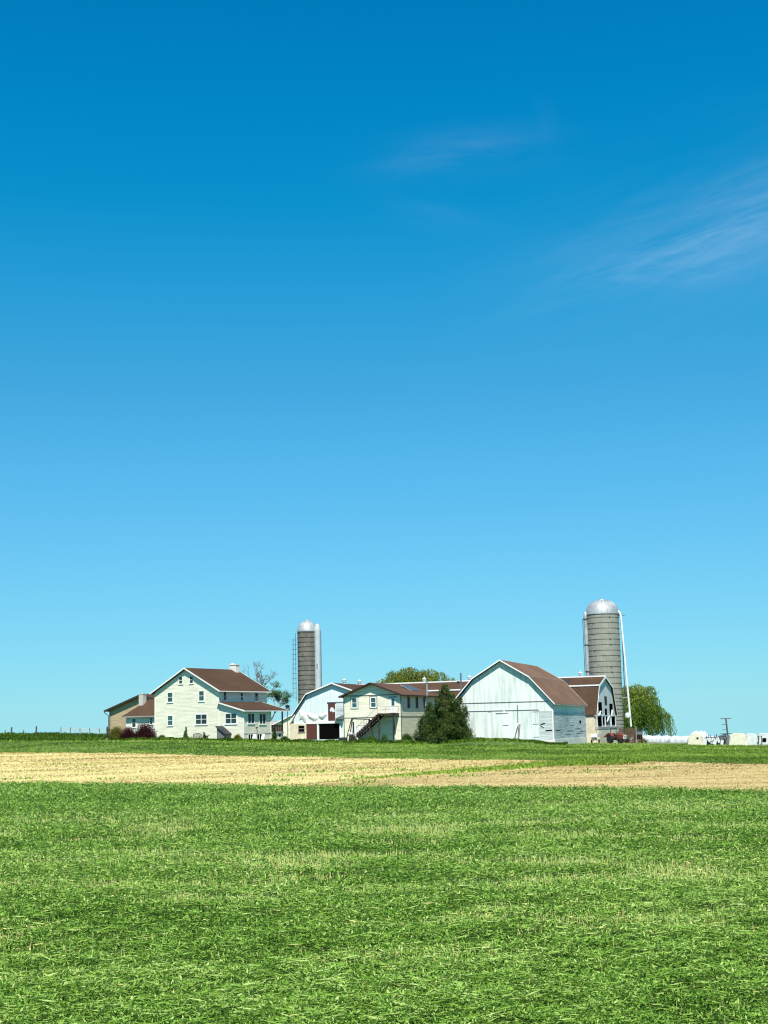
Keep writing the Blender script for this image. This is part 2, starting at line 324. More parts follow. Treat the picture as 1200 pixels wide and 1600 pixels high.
# ================================================================ ground
NEAR = np.array([(-60, 92), (-32, 72.4), (-16.58, 61.48), (-8.91, 56.07), (-2.43, 50.29), (4.87, 45.86), (10.68, 40.98), (22, 31.5), (40, 16.4)])
FAR = np.array([(-90, 145), (-55, 131.5), (-33.24, 123.07), (-19.23, 117.63), (-4.82, 100.24), (9.05, 84.56), (18.16, 69.39), (33, 45), (40, 33)])
WEED = np.array([(-4, 51.6), (-1, 57), (2.4, 61.6), (7.8, 73), (10.9, 76.4), (12.4, 78.8)])
def wob(x, a): return 1.5*a*(vnoise(np.asarray(x)*1.7, np.zeros_like(np.asarray(x, float))+a*9)-0.5)
def fn(x): return np.interp(x, NEAR[:, 0], NEAR[:, 1]) + wob(x, 0.9)
def ff(x): return np.interp(x, FAR[:, 0], FAR[:, 1]) + wob(x, 2.0)
def fw(x): return np.interp(x, WEED[:, 0], WEED[:, 1])

def axis_pts(a, b, step, far, grow=1.35):
    p = list(np.arange(a, b+1e-6, step)); d = step; q = []
    x = b
    while x < far: d *= grow; x += d; q.append(x)
    d = step; x = a; r = []
    while x > -far: d *= grow; x -= d; r.append(x)
    return r[::-1], p, q
def sheet(name, xs, ys, mat, dz=0.0):
    X, Y = np.meshgrid(xs, ys); V = np.stack([X, Y, zt(X, Y)+dz], -1).reshape(-1, 3); nx, ny = len(xs), len(ys)
    i = np.arange(nx*ny).reshape(ny, nx); F = np.stack([i[:-1, :-1], i[:-1, 1:], i[1:, 1:], i[1:, :-1]], -1).reshape(-1, 4)
    me = bpy.data.meshes.new(name); me.from_pydata(V.tolist(), [], F.tolist()); me.polygons.foreach_set('use_smooth', [True]*len(me.polygons))
    me.materials.append(mat); return link(bpy.data.objects.new(name, me))
def ground_mat():
    m, nt, b, _ = nodes('meadow_soil'); n = noise(nt, coords(nt), 1.3, 8, 0.7); n2 = noise(nt, coords(nt, (0.05, 0.12, 0.1)), 1.0, 4)
    a = ramp(nt, n, [(0.3, (0.036, 0.075, 0.009)), (0.55, (0.075, 0.145, 0.017)), (0.75, (0.12, 0.19, 0.03))])
    g = ramp(nt, n2, [(0.35, (0.8, 0.9, 0.8)), (0.7, (1.15, 1.05, 0.9))])
    nt.links.new(mixc(nt, 1.0, a, g, 'MULTIPLY'), b.inputs['Base Color']); b.inputs['Roughness'].default_value = 0.95
    bump(nt, b, n, 0.5, 0.05); return m
r_, p_, q_ = axis_pts(-100, 100, 2.0, 3000); xs = np.array(r_+p_+q_)
_, p_, q_ = axis_pts(-60, 300, 2.0, 6000, 1.3); ys = np.array(p_+q_)
g = sheet('ground', xs, ys, ground_mat()); g['kind'] = 'structure'

def straw_mat(name, stops, bare):
    m, nt, b, _ = nodes(name); n = noise(nt, coords(nt, (0.9, 1.0, 1)), 3.0, 8, 0.75)
    rows = noise(nt, coords(nt, (0.045, 0.42, 1), (0, 0, rad(38))), 1.0, 5, 0.6)
    f = mathn(nt, 'ADD', mathn(nt, 'MULTIPLY', n, 0.38), mathn(nt, 'MULTIPLY', rows, 0.62))
    nt.links.new(ramp(nt, f, stops), b.inputs['Base Color']); b.inputs['Roughness'].default_value = 0.9; bump(nt, b, n, 0.6, 0.06); return m
def strip_field(name, x0, x1, lo, hi, mat, dz):
    cols = np.arange(x0, x1+1e-6, 0.5); T = np.linspace(0, 1, 40); V = []; F = []
    for x in cols:
        a, b = float(lo(x)), float(hi(x)); b = max(b, a+0.02)
        for t in T: y = a+(b-a)*t; V.append((x, y, gz(x, y)+dz))
    k = len(T)
    for i in range(len(cols)-1):
        for j in range(k-1): F.append((i*k+j, (i+1)*k+j, (i+1)*k+j+1, i*k+j+1))
    me = bpy.data.meshes.new(name); me.from_pydata(V, [], F); me.polygons.foreach_set('use_smooth', [True]*len(F)); me.materials.append(mat)
    o = link(bpy.data.objects.new(name, me)); o['kind'] = 'structure'; return o
strip_field('straw_field', -88, 12.3, lambda x: fw(x)+.4 if x > -4 else fn(x), ff,
            straw_mat('pale_straw', [(0.34, (0.37, 0.285, 0.09)), (0.47, (0.57, 0.475, 0.175)), (0.6, (0.70, 0.61, 0.255))], 0), 0.03)
strip_field('stubble_field', -4, 39, fn, lambda x: min(fw(x), ff(x)) if x < 12.4 else ff(x),
            straw_mat('brown_stubble', [(0.34, (0.26, 0.175, 0.058)), (0.47, (0.42, 0.315, 0.115)), (0.6, (0.60, 0.49, 0.195))], 0), 0.034)

# ---- mown crop lying in the near field
GREENS = [(0.0, (0.016, 0.050, 0.005)), (0.25, (0.060, 0.152, 0.013)), (0.5, (0.175, 0.335, 0.036)), (0.72, (0.295, 0.470, 0.095)), (0.86, (0.46, 0.58, 0.19)), (0.93, (0.56, 0.55, 0.17)), (1.0, (0.74, 0.66, 0.28))]
crop_mat = leafmat('cut_green_crop', GREENS, 0.22)
grass_mat = leafmat('pasture_grass', [(0.0, (0.030, 0.072, 0.005)), (0.25, (0.075, 0.150, 0.010)), (0.5, (0.205, 0.340, 0.036)), (0.8, (0.350, 0.470, 0.075)), (1, (0.48, 0.52, 0.14))], 0.25)
straw_leaf = leafmat('loose_straw', [(0, (0.21, 0.145, 0.05)), (0.35, (0.42, 0.325, 0.12)), (0.7, (0.66, 0.56, 0.24)), (1, (0.80, 0.72, 0.37))], 0.1)
def gap_map(x, y):
    """bare streaks left between the laid swaths"""
    yy = y + 0.05*x + 0.5*(fbm(x*.15, y*.12+5)-.5)
    row = fbm(x*0.42+3, yy*1.0+9, 2); fine = fbm(x*1.1, y*1.5, 2)
    near = ss(43, 31, y)*(.30+.70*ss(10, 19, y))
    return ss(0.525, 0.70, row*0.62+fine*0.30+0.16*fbm(x*.5+9, y*.4))*near
def near_points(n, y0=7.2, y1=62, spread=0.36, power=1.0):
    t = RNG.random(n); y = y0*(y1/y0)**t if power == 1.0 else (y0**(1-power) + t*(y1**(1-power)-y0**(1-power)))**(1/(1-power))
    x = (RNG.random(n)*2-1)*(spread*y+3.5); k = y < fn(x); return x[k], y[k]
def crop():
    x, y = near_points(1650000, power=1.30); n = len(x); g = gap_map(x, y)
    keep = RNG.random(n) > g*0.42; x, y, g = x[keep], y[keep], g[keep]; n = len(x)
    sc = (y/9.0)**0.55; L = (0.020+0.024*RNG.random(n))*sc; stem = RNG.random(n) < 0.16; L[stem] *= 3.0*np.clip((16/y[stem])**.5, .55, 1.1)
    wd = np.where(stem, 0.042, 0.17)*L*(0.7+0.6*RNG.random(n))
    mound = fbm(x*0.9, y*0.9+40, 3); clump = ss(.35, .7, vnoise(x*4.2+3, y*4.2)*.6+vnoise(x*9, y*9+7)*.4)
    z = zt(x, y) + (1-.8*g)*(0.01+0.06*RNG.random(n)**1.3+.085*clump*RNG.random(n)**.4)*(0.5+mound) + 0.004
    az = RNG.random(n)*2*np.pi; az = np.where(stem, RNG.normal(0, .45, n)+np.pi*(RNG.random(n) < .5), az); tilt = np.where(stem, RNG.normal(0.05, .12, n), RNG.normal(0.25, 0.45, n))
    D = np.stack([np.cos(az)*np.cos(tilt), np.sin(az)*np.cos(tilt), np.sin(tilt)], 1)*L[:, None]
    D[:, 2] = np.maximum(D[:, 2], -0.02)
    S0 = np.stack([-np.sin(az), np.cos(az), RNG.normal(0, 0.55, n)], 1); S0 /= np.linalg.norm(S0, axis=1, keepdims=True)
    patch = fbm(x*0.35+11, y*0.5+2, 3)
    tint = 0.45 + 0.42*(patch-0.5) + RNG.normal(0, 0.20, n) + np.where(stem, 0.05, 0) + 0.10*g + 0.16*(clump-.5)
    pale = RNG.random(n) < (0.012 + 0.15*g); tint = np.where(pale, 0.80+0.2*RNG.random(n), np.minimum(tint, 0.84))
    o = quads('mown_crop', np.stack([x, y, z], 1), D, S0*wd[:, None], crop_mat, tint)
    o['kind'] = 'stuff'; tag(o, 'cut green crop lying over the near field in streaks', 'mown crop')
    # upright pale stubble left standing in the gaps
    x, y = near_points(210000, power=1.2); g = gap_map(x, y); k = RNG.random(len(x)) < (g*0.60*(0.05+1.7*fbm(x*1.6, y*1.6))+0.014); x, y = x[k], y[k]; n = len(x)
    L = (0.04+0.09*RNG.random(n)**1.4); wd = 0.0022*(y/9)**0.9*(0.8+.5*RNG.random(n)); az = RNG.random(n)*6.28; lean = np.abs(RNG.normal(0, .28, n))
    D = np.stack([np.cos(az)*np.sin(lean), np.sin(az)*np.sin(lean), np.cos(lean)], 1)*L[:, None]
    S = np.stack([np.ones(n), RNG.normal(0, .3, n), np.zeros(n)], 1)*wd[:, None]
    o = quads('stubble', np.stack([x, y, zt(x, y)], 1), D, S, crop_mat, np.where(RNG.random(n) < .40, .80, .92)+.08*RNG.random(n), shape='blade')
    o['kind'] = 'stuff'; tag(o, 'pale stubble stalks standing in the gaps of the mown field', 'stubble')
crop()

def straw():
    n = 150000; x = RNG.uniform(-62, 34, n); lo = fn(x); hi = ff(x); y = lo-0.6 + (hi-lo+1.2)*RNG.random(n)**1.25
    k = np.abs(x) < 0.42*y; x, y = x[k], y[k]; n = len(x); right = (y < fw(x)) | (x > 12.4)
    sc = y/60; L = (0.05+0.07*RNG.random(n))*sc; az = RNG.random(n)*6.28; ti = np.abs(RNG.normal(0.1, .3, n))
    D = np.stack([np.cos(az)*np.cos(ti), np.sin(az)*np.cos(ti), np.sin(ti)], 1)*L[:, None]
    S = np.stack([-np.sin(az), np.cos(az), RNG.normal(0, .5, n)], 1)*(0.14*L)[:, None]
    rows = fbm((x*.62+y*.79)*.06, (y*.62-x*.79)*.42, 3)
    t = 0.52+RNG.normal(0, .19, n)+(rows-.5)*2.0-np.where(right, 0.20*ss(0, 5, y-fn(x)), .10*ss(14, 20, y-fn(x)+4*(rows-.5))*ss(50, 30, y-fn(x)))
    o = quads('loose_straw', np.stack([x, y, zt(x, y)+0.03+.03*RNG.random(n)], 1), D, S, straw_leaf, t); o['kind'] = 'stuff'; tag(o, 'loose pale straw scattered over the harvested strip', 'straw')
    # weeds along the seam between the two cuts
    n = 11000; t = RNG.random(n)**0.42; x = -3.5+16.4*t; y = fw(x)+RNG.normal(0, 1, n)*(0.25+1.9*t)+.5*np.sin(x)
    L = 0.05+0.17*RNG.random(n)*(0.3+t); az = RNG.random(n)*6.28; ti = RNG.uniform(.5, 1.4, n)
    D = np.stack([np.cos(az)*np.cos(ti), np.sin(az)*np.cos(ti), np.sin(ti)], 1)*L[:, None]; S = perp(D, n)*(0.25*L)[:, None]
    o = quads('weeds', np.stack([x, y, zt(x, y)+.03], 1), D, S, grass_mat, 0.42+RNG.normal(0, .16, n)+.3*(1-t)); o['kind'] = 'stuff'; tag(o, 'green weeds growing along the seam in the straw strip', 'weeds')
    # a few weed tufts in the straw
    cx = RNG.uniform(-30, 12, 26); cy = fn(cx)+(ff(cx)-fn(cx))*RNG.uniform(.05, .6, 26); P = []
    for a, b in zip(cx, cy): P += [(a+RNG.normal(0, .5), b+RNG.normal(0, .4)) for _ in range(40)]
    P = np.array(P); n = len(P); L = 0.06+.14*RNG.random(n); az = RNG.random(n)*6.28; ti = RNG.uniform(.3, 1.3, n)
    D = np.stack([np.cos(az)*np.cos(ti), np.sin(az)*np.cos(ti), np.sin(ti)], 1)*L[:, None]; S = perp(D, n)*(0.22*L)[:, None]
    o = quads('weed_tufts', np.stack([P[:, 0], P[:, 1], zt(P[:, 0], P[:, 1])+.03], 1), D, S, crop_mat, .55+RNG.normal(0, .15, n)); o['kind'] = 'stuff'; tag(o, 'small sprouting weed tufts dotted about the pale straw', 'weeds')
straw()

YL = np.array([(-130, 262), (-52, 262), (-50, 236), (-41, 213), (-24, 212), (-9, 201), (8, 196), (10, 194.5), (21, 193.5), (23, 193), (25, 200), (31, 219), (36, 219), (39, 210), (60, 206), (130, 200)])
def ylim(x): return np.interp(x, YL[:, 0], YL[:, 1])
def pasture():
    n = 330000; x = RNG.uniform(-1, 1, n); u = RNG.random(n); y = 1/(1/62 + u*(1/262-1/62)); x = x*0.42*y; lo = ff(x); k = (y > lo) & (y < ylim(x)); x, y = x[k], y[k]; n = len(x)
    sc = y/100; L = (0.05+0.08*RNG.random(n))*sc; az = RNG.random(n)*6.28; ti = RNG.uniform(.15, 1.25, n)
    D = np.stack([np.cos(az)*np.cos(ti), np.sin(az)*np.cos(ti), np.sin(ti)], 1)*L[:, None]; S = perp(D, n)*(0.26*L)[:, None]
    p = fbm(x*.10, y*.05, 4); q = fbm(x*.6+5, y*.22, 2)
    t = .50+RNG.normal(0, .17, n)+(p-.5)*.7+(q-.5)*.5
    t = np.where((x > 8) & (y > 130) & (fbm(x*.05+7, y*.11+3, 2) > .60), t+.16, t)
    o = quads('pasture_grass', np.stack([x, y, zt(x, y)], 1), D, S, grass_mat, t); o['kind'] = 'stuff'; tag(o, 'short green pasture grass between the straw strip and the farmyard', 'grass')
    # unmown dark verge in front of the yard and up the bank at left
    n = 60000; x = RNG.uniform(-110, 24, n); y = ylim(x)-np.abs(RNG.normal(0, 1.6, n)); left = x < -41
    y = np.where(left, 196+RNG.random(n)*64, y); k = np.abs(x) < 0.45*y; x, y, left = x[k], y[k], left[k]; n = len(x)
    L = np.where(left, .22+.35*RNG.random(n), .16+.34*RNG.random(n))*(0.5+fbm(x*.5, y*.3, 2)); az = RNG.random(n)*6.28; ti = RNG.uniform(.7, 1.5, n)
    D = np.stack([np.cos(az)*np.cos(ti), np.sin(az)*np.cos(ti), np.sin(ti)], 1)*L[:, None]; S = perp(D, n)*(0.2*L)[:, None]
    o = quads('verge_grass', np.stack([x, y, zt(x, y)-.02], 1), D, S, grass_mat, .16+RNG.normal(0, .12, n)+(fbm(x*.3, y*.2)-.5)*.5); o['kind'] = 'stuff'; tag(o, 'taller dark grass along the yard edge and left bank', 'grass')
pasture()

# ================================================================ building kit
def window(parent, plane, off, a0, a1, z0, z1, frame, pane=None, fw_=0.11, rail=True, mull=0, sill=True, label=None, name='window'):
    """plane 'f' faces local -y at y=off, 's' faces local +x at x=off; a = along the wall"""
    pane = pane or M['pane']
    def bx(mb, b0, b1, c0, c1, o0, o1):
        if plane == 'f': mb.box(b0, b1, off-o1, off-o0, c0, c1)
        else: mb.box(off+o0, off+o1, b0, b1, c0, c1)
    mb = MB(); w = fw_
    bx(mb, a0-w, a0, z0-w, z1+w, -.02, .06); bx(mb, a1, a1+w, z0-w, z1+w, -.02, .06)
    bx(mb, a0, a1, z1, z1+w, -.02, .06); bx(mb, a0, a1, z0-w, z0, -.02, .06)
    if rail: bx(mb, a0, a1, (z0+z1)/2-.035, (z0+z1)/2+.035, -.02, .045)
    for k in range(mull):
        c = a0+(a1-a0)*(k+1)/(mull+1); bx(mb, c-.05, c+.05, z0, z1, -.02, .055)
    if sill: bx(mb, a0-w-.06, a1+w+.06, z0-w-.05, z0-w, -.02, .11)
    f = mb.build(name, frame, parent)
    if label: f['label'] = label
    p = MB(); bx(p, a0, a1, z0, z1, -.03, .015); p.build('pane', pane, f); return f
def roof(parent, prof, y0, y1, mat, thick=0.14, trim=None, tw=0.26, name='roof', both=True, eave=True):
    """roof slab over a profile of (x, z) plus rake and eave boards"""
    r = MB().prism(strip(prof, 0, thick, y0, y1), y0, y1).build(name, mat, parent)
    if trim:
        t = MB(); b = strip(prof, 0.03, tw, 0, 0); t.prism(b, y0-.05, y0)
        if both: t.prism(b, y1, y1+.05)
        if eave:
            for (x, z), s in ((prof[0], -1), (prof[-1], 1)): t.box(min(x, x+s*.05), max(x, x+s*.05), y0, y1, z-thick-.03, z-.02)
        t.build('fascia', trim, parent)
    return r
def ventilator(parent, x, y, z, s=1.0):
    s *= .72
    v = MB().lathe([(.34*s, z-.25), (.34*s, z+.35*s), (.52*s, z+.38*s), (.55*s, z+.75*s), (.60*s, z+.8*s), (.32*s, z+1.05*s), (.06*s, z+1.2*s), (.05*s, z+1.55*s), (.09*s, z+1.6*s), (.01, z+1.7*s)], x, y, 16)
    return v.build('ventilator', M['galv_w'], parent, 40)

# ================================================================ farmhouse
def farmhouse():
    t = thing('farmhouse', 'two storey cream farmhouse with brown roof and screened porch wing', 'house', (-25.4, 215, 0.65), rad(-31))
    W, Lh = 12.4, 12.3; xm = -6.2; zp = 11.15; sl = 0.545
    MB().prism([(-W, -1.6), (0, -1.6), (0, zp-.2-sl*6.2), (xm, zp-.2), (-W, zp-.2-sl*6.2)], 0, Lh).build('wall', M['cream'], t)
    e = 6.2+.55; roof(t, [(xm-e, zp-sl*e), (xm, zp), (xm+e, zp-sl*e)], -.52, Lh+.4, M['roof'], .14, M['white'], .19)
    for q in (-W-.03, -.13): MB().box(q, q+.16, -.03, -.002, -1.6, 7.45).build('corner_board', M['white'], t)
    c = MB().box(-6.6, -5.3, Lh-.95, Lh-.05, 9.2, 11.85).box(-6.68, -5.22, Lh-1.03, Lh+.03, 11.85, 11.98)
    ch = c.build('chimney', M['block'], t); MB().box(-6.4, -6.1, Lh-.7, Lh-.35, 11.98, 12.16).build('chimney_pot', M['block'], ch)
    for a in ((-7.55, -6.96, 8.80, 9.77), (-5.47, -4.89, 8.80, 9.77)): window(t, 'f', 0, *a, M['white'], M['pane'])
    for a in ((-9.77, -8.88, 6.1, 7.45), (-3.69, -2.81, 6.1, 7.5), (-9.77, -8.88, 2.57, 3.93)): window(t, 'f', 0, *a, M['white'], M['pane_teal'], .14)
    window(t, 'f', 0, -4.32, -2.28, 2.62, 4.0, M['white'], M['pane'], .15, mull=1, name='double_window')
    for a in ((-9.7, -8.6, .38, .78), (-2.74, -2.27, .5, .88)): window(t, 'f', 0, *a, M['block'], M['black'], .04, False, 0, False, name='basement_vent')
    for a in ((1.15, 1.8, 6.1, 7.3), (5.4, 5.95, 6.1, 7.2), (9.15, 9.85, 6.0, 7.2)): window(t, 's', 0, *a, M['white'], M['pane'], .1)
    # right wing under a lean-to roof, with the porch at its far end
    zw = lambda x: 5.83-.275*x
    MB().prism([(-.1, -1.6), (4.62, -1.6), (4.62, zw(4.62)-.16), (-.1, zw(-.1)-.16)], .05, 6.93).build('wing_wall', M['cream'], t)
    roof(t, [(.02, zw(.02)), (5.12, zw(5.12))], -.48, 11.0, M['roof'], .13, M['white'], .18, 'wing_roof', True)
    MB().box(4.5, 4.65, .02, .048, -1.6, 4.3).build('corner_board', M['white'], t)
    window(t, 'f', .05, 1.28, 3.24, 2.6, 4.0, M['white'], M['pane'], .15, mull=1, name='double_window')
    window(t, 's', 4.62, 1.06, 2.56, 2.55, 3.95, M['white'], M['pane'], .12, False, 1, name='double_window')
    window(t, 's', 4.62, 3.95, 5.48, 2.45, 3.88, M['white'], M['pane'], .12, False, 1, name='double_window')
    for a0, a1 in ((1.1, 2.2), (3.28, 4.45)):
        w = window(t, 's', 4.62, a0, a1, .05, .9, M['white'], M['black'], .06, False, 1, False, name='basement_window')
        MB().bar((4.95, a1-.25, -.15), (4.72, a1+.25, .92), .45, .04).build('open_shutter', M['white'], w)
    MB().tube([(4.64, 3.05, 1.9), (4.9, 3.05, 1.85)], .09, 8).build('outdoor_lamp', M['dark'], t)
    MB().box(4.655, 4.675, .06, 6.9, .98, 1.06).build('water_table', M['slab'], t)
    MB().box(0, 4.75, 6.95, 10.2, .95, 1.15).build('porch_deck', M['slab'], t)
    MB().box(.1, 4.6, 7.0, 10.1, -1.6, .95).build('porch_base', M['block'], t)
    MB().box(4.59, 4.63, 7.6, 8.1, -.4, .9).build('base_opening', M['black'], t); MB().box(4.59, 4.63, 9.0, 9.4, .45, .8).build('base_opening', M['black'], t)
    for y in (10.0,): MB().box(4.45, 4.62, y-.09, y+.09, 1.15, 4.35).build('porch_post', M['dark'], t)
    r = MB().box(4.5, 4.6, 6.97, 10.1, 2.12, 2.25).box(4.5, 4.6, 6.97, 10.1, 1.2, 1.3)
    for k in range(17): r.box(4.52, 4.58, 7.05+k*.185, 7.13+k*.185, 1.3, 2.12)
    r.box(.1, 4.5, 10.0, 10.1, 2.12, 2.25)
    for k in range(20): r.box(.2+k*.22, .28+k*.22, 10.02, 10.08, 1.2, 2.12)
    r.build('porch_railing', M['brownp'], t)
    MB().tube([(4.66, 6.85, -.6), (4.66, 6.85, 4.3)], .05, 6).build('downspout', M['white'], t)
    # cellar hatch
    h = MB().prism([(.85, -1.0), (2.15, -1.0), (2.15, 1.15), (.85, 2.05)], -1.55, .04).build('cellar_entry', M['greywood'], t)
    MB().prism([(.7, 2.12), (2.35, .98), (2.4, 1.06), (.72, 2.24)], -1.75, .045).build('entry_roof', M['dark'], h)
    MB().box(.8, .849, -1.5, -.1, -.6, 1.9).build('entry_door', M['black'], h)
    # low wing at left with hipped roof
    MB().box(-20.85, -W, 3, 9.8, -1.4, 4.05).build('low_wing_wall', M['block'], t)
    x0, x1, y0, y1, ze, zr, ym, xr = -21.35, -W+.02, 2.5, 10.3, 4.12, 6.75, 6.4, -19.0
    V = [(x0, y0, ze), (x1, y0, ze), (x1, y1, ze), (x0, y1, ze), (xr, ym, zr), (x1, ym, zr), (x0, y0, ze-.16), (x1, y0, ze-.16), (x1, y1, ze-.16), (x0, y1, ze-.16)]
    MB().add(V, [(0, 1, 5, 4), (2, 3, 4, 5), (3, 0, 4), (0, 6, 7, 1), (3, 9, 6, 0), (2, 8, 9, 3), (1, 7, 8, 2, 5), (6, 9, 8, 7)]).build('low_wing_roof', M['roof'], t)
    MB().box(x0-.02, x1, y0-.05, y0, ze-.2, ze-.01).box(x0-.05, x0-.001, y0, y1, ze-.2, ze-.01).build('gutter', M['slab'], t)
    MB().box(-19.95, -19.05, 5.0, 5.8, 4.8, 7.55).box(-20.0, -19.0, 4.95, 5.85, 7.55, 7.7).build('low_wing_chimney', M['slab_pale'], t)
    window(t, 'f', 3, -19.5, -18.82, 2.43, 3.72, M['white'], M['pane'], .13); window(t, 'f', 3, -15.9, -15.33, 2.85, 3.72, M['white'], M['pane'], .13)
farmhouse()

def tan_house():
    t = thing('tan_outbuilding', 'tan sided gabled building behind the cream farmhouse', 'building', (-47.4, 244, 1.6), rad(-31))
    W, L = 15.0, 10; xm, zp, sl = 7.5, 7.0, .315
    MB().prism([(0, -1.2), (W, -1.2), (W, zp-.18-sl*7.5), (xm, zp-.18), (0, zp-.18-sl*7.5)], 0, L).build('wall', M['tan'], t)
    e = 8.2; roof(t, [(xm-e, zp-sl*e), (xm, zp), (xm+e, zp-sl*e)], -.62, L+.5, M['roof'], .16, M['tan_trim'], .3)
    MB().box(0, 14, -.03, -.003, -.6, .35).build('brick_base', M['brownp'], t)
    MB().box(-.02, .18, -.03, -.003, .35, 4.3).build('corner_board', M['roof_tan'], t)
    MB().tube([(-.72, -.55, 4.2), (-.6, -.4, 3.9), (-.12, -.1, 3.55), (-.1, -.1, -.5)], .06, 6).build('downspout', M['tan_trim'], t)
    MB().box(9.0, 9.9, -.2, -.02, 4.05, 4.3).build('wall_lamp', M['white'], t)
tan_house()

# ================================================================ gambrel barn at left, long barn behind
def gambrel_barn():
    t = thing('gambrel_barn', 'pale gambrel barn with oxide red doors beside the dark staved silo', 'barn', (-15.82, 232, 0.5), rad(-19))
    xm = 7.4; P = [(.42, 3.95), (2.87, 7.28), (xm, 8.9), (2*xm-2.87, 7.28), (2*xm-.42, 3.95)]
    MB().prism([(.55, -1.5), (14.2, -1.5), (14.2, 3.9), (2*xm-2.95, 7.1), (xm, 8.72), (2.95, 7.1), (.55, 3.9)], 0, 17).build('wall', M['barn_blue'], t)
    roof(t, P, -.5, 17.2, M['roof'], .14, M['white'], .18)
    f = MB().prism([(-.3, 2.55), (.15, 3.35), (.75, 4.1), (.85, 3.95), (.35, 3.1), (-.05, 2.5)], -.3, 17).build('flared_eave', M['white'], t)
    MB().prism([(-.02, -1.5), (2.75, -1.5), (2.75, 2.42), (.1, 2.6), (-.02, 2.55)], -.12, 16).build('masonry_bay', M['stone'], t)
    MB().box(2.75, 8.95, -.16, -.01, 2.46, 2.86).build('white_band', M['white'], t)
    window(t, 'f', -.12, 1.45, 2.42, 1.25, 2.2, M['slab'], M['black'], .06)
    d = MB().box(2.8, 4.62, -.1, -.01, .05, 2.45).build('lower_door', M['red'], t); MB().box(4.62, 4.78, -.13, -.005, -.1, 2.46).build('door_post', M['white'], d)
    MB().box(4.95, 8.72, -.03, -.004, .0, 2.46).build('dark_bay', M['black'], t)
    MB().box(8.5, 8.75, -.2, -.05, -.3, 2.46).build('bay_post', M['white'], t)
    d = MB().box(6.55, 7.74, -.08, -.004, 2.9, 5.7).build('loft_door', M['red'], t)
    MB().prism([(6.85, 4.5), (7.0, 4.3), (7.2, 4.45), (7.35, 4.2), (7.75, 4.35), (7.6, 4.75), (7.35, 5.0), (7.0, 4.95)], -.105, -.082).build('peeled_patch', M['barn_blue'], d)
    MB().box(7.92, 9.3, -.09, -.004, 3.0, 5.75).build('sliding_panel', M['barn_h'], t)
    MB().box(6.4, 9.3, -.14, -.004, 5.75, 5.86).build('door_track', M['steel'], t)
    # torn sheeting sagging along the band
    for x0, x1, z0, z1, ph in ((1.5, 2.75, 3.0, 4.5, .4), (3.05, 4.7, 3.2, 4.15, 1.9), (5.0, 6.4, 3.45, 4.25, 3.1)):
        nx, nz = 17, 9; V = []; F = []
        for a in range(nx):
            u = a/(nx-1)
            for b in range(nz):
                v = b/(nz-1); V.append((x0+(x1-x0)*u+.12*math.sin(v*3+ph), -.07-.22*math.sin(math.pi*v)*math.sin(math.pi*u)**.5-.03*math.sin(u*9+ph), z0+.30*math.sin(u*5+ph)*(1-v)+(z1-z0)*v+.16*math.sin(u*3.3+ph)*v))
        k = nx*nz; V += [(x, y+.025, z) for x, y, z in V]; q = lambda a, b: a*nz+b
        for a in range(nx-1):
            for b in range(nz-1): F += [(q(a, b), q(a+1, b), q(a+1, b+1), q(a, b+1)), (k+q(a, b), k+q(a, b+1), k+q(a+1, b+1), k+q(a+1, b))]
        MB().add(V, F).build('torn_sheeting', M['white'], t, 180)
    MB().prism([(7.8, 3.1), (9.2, 3.1), (9.2, 3.7)], -.9, -.01).build('door_hood', M['steel'], t)
    for y in (5.2, 12.4): ventilator(t, xm, y, 8.95, .85)
gambrel_barn()

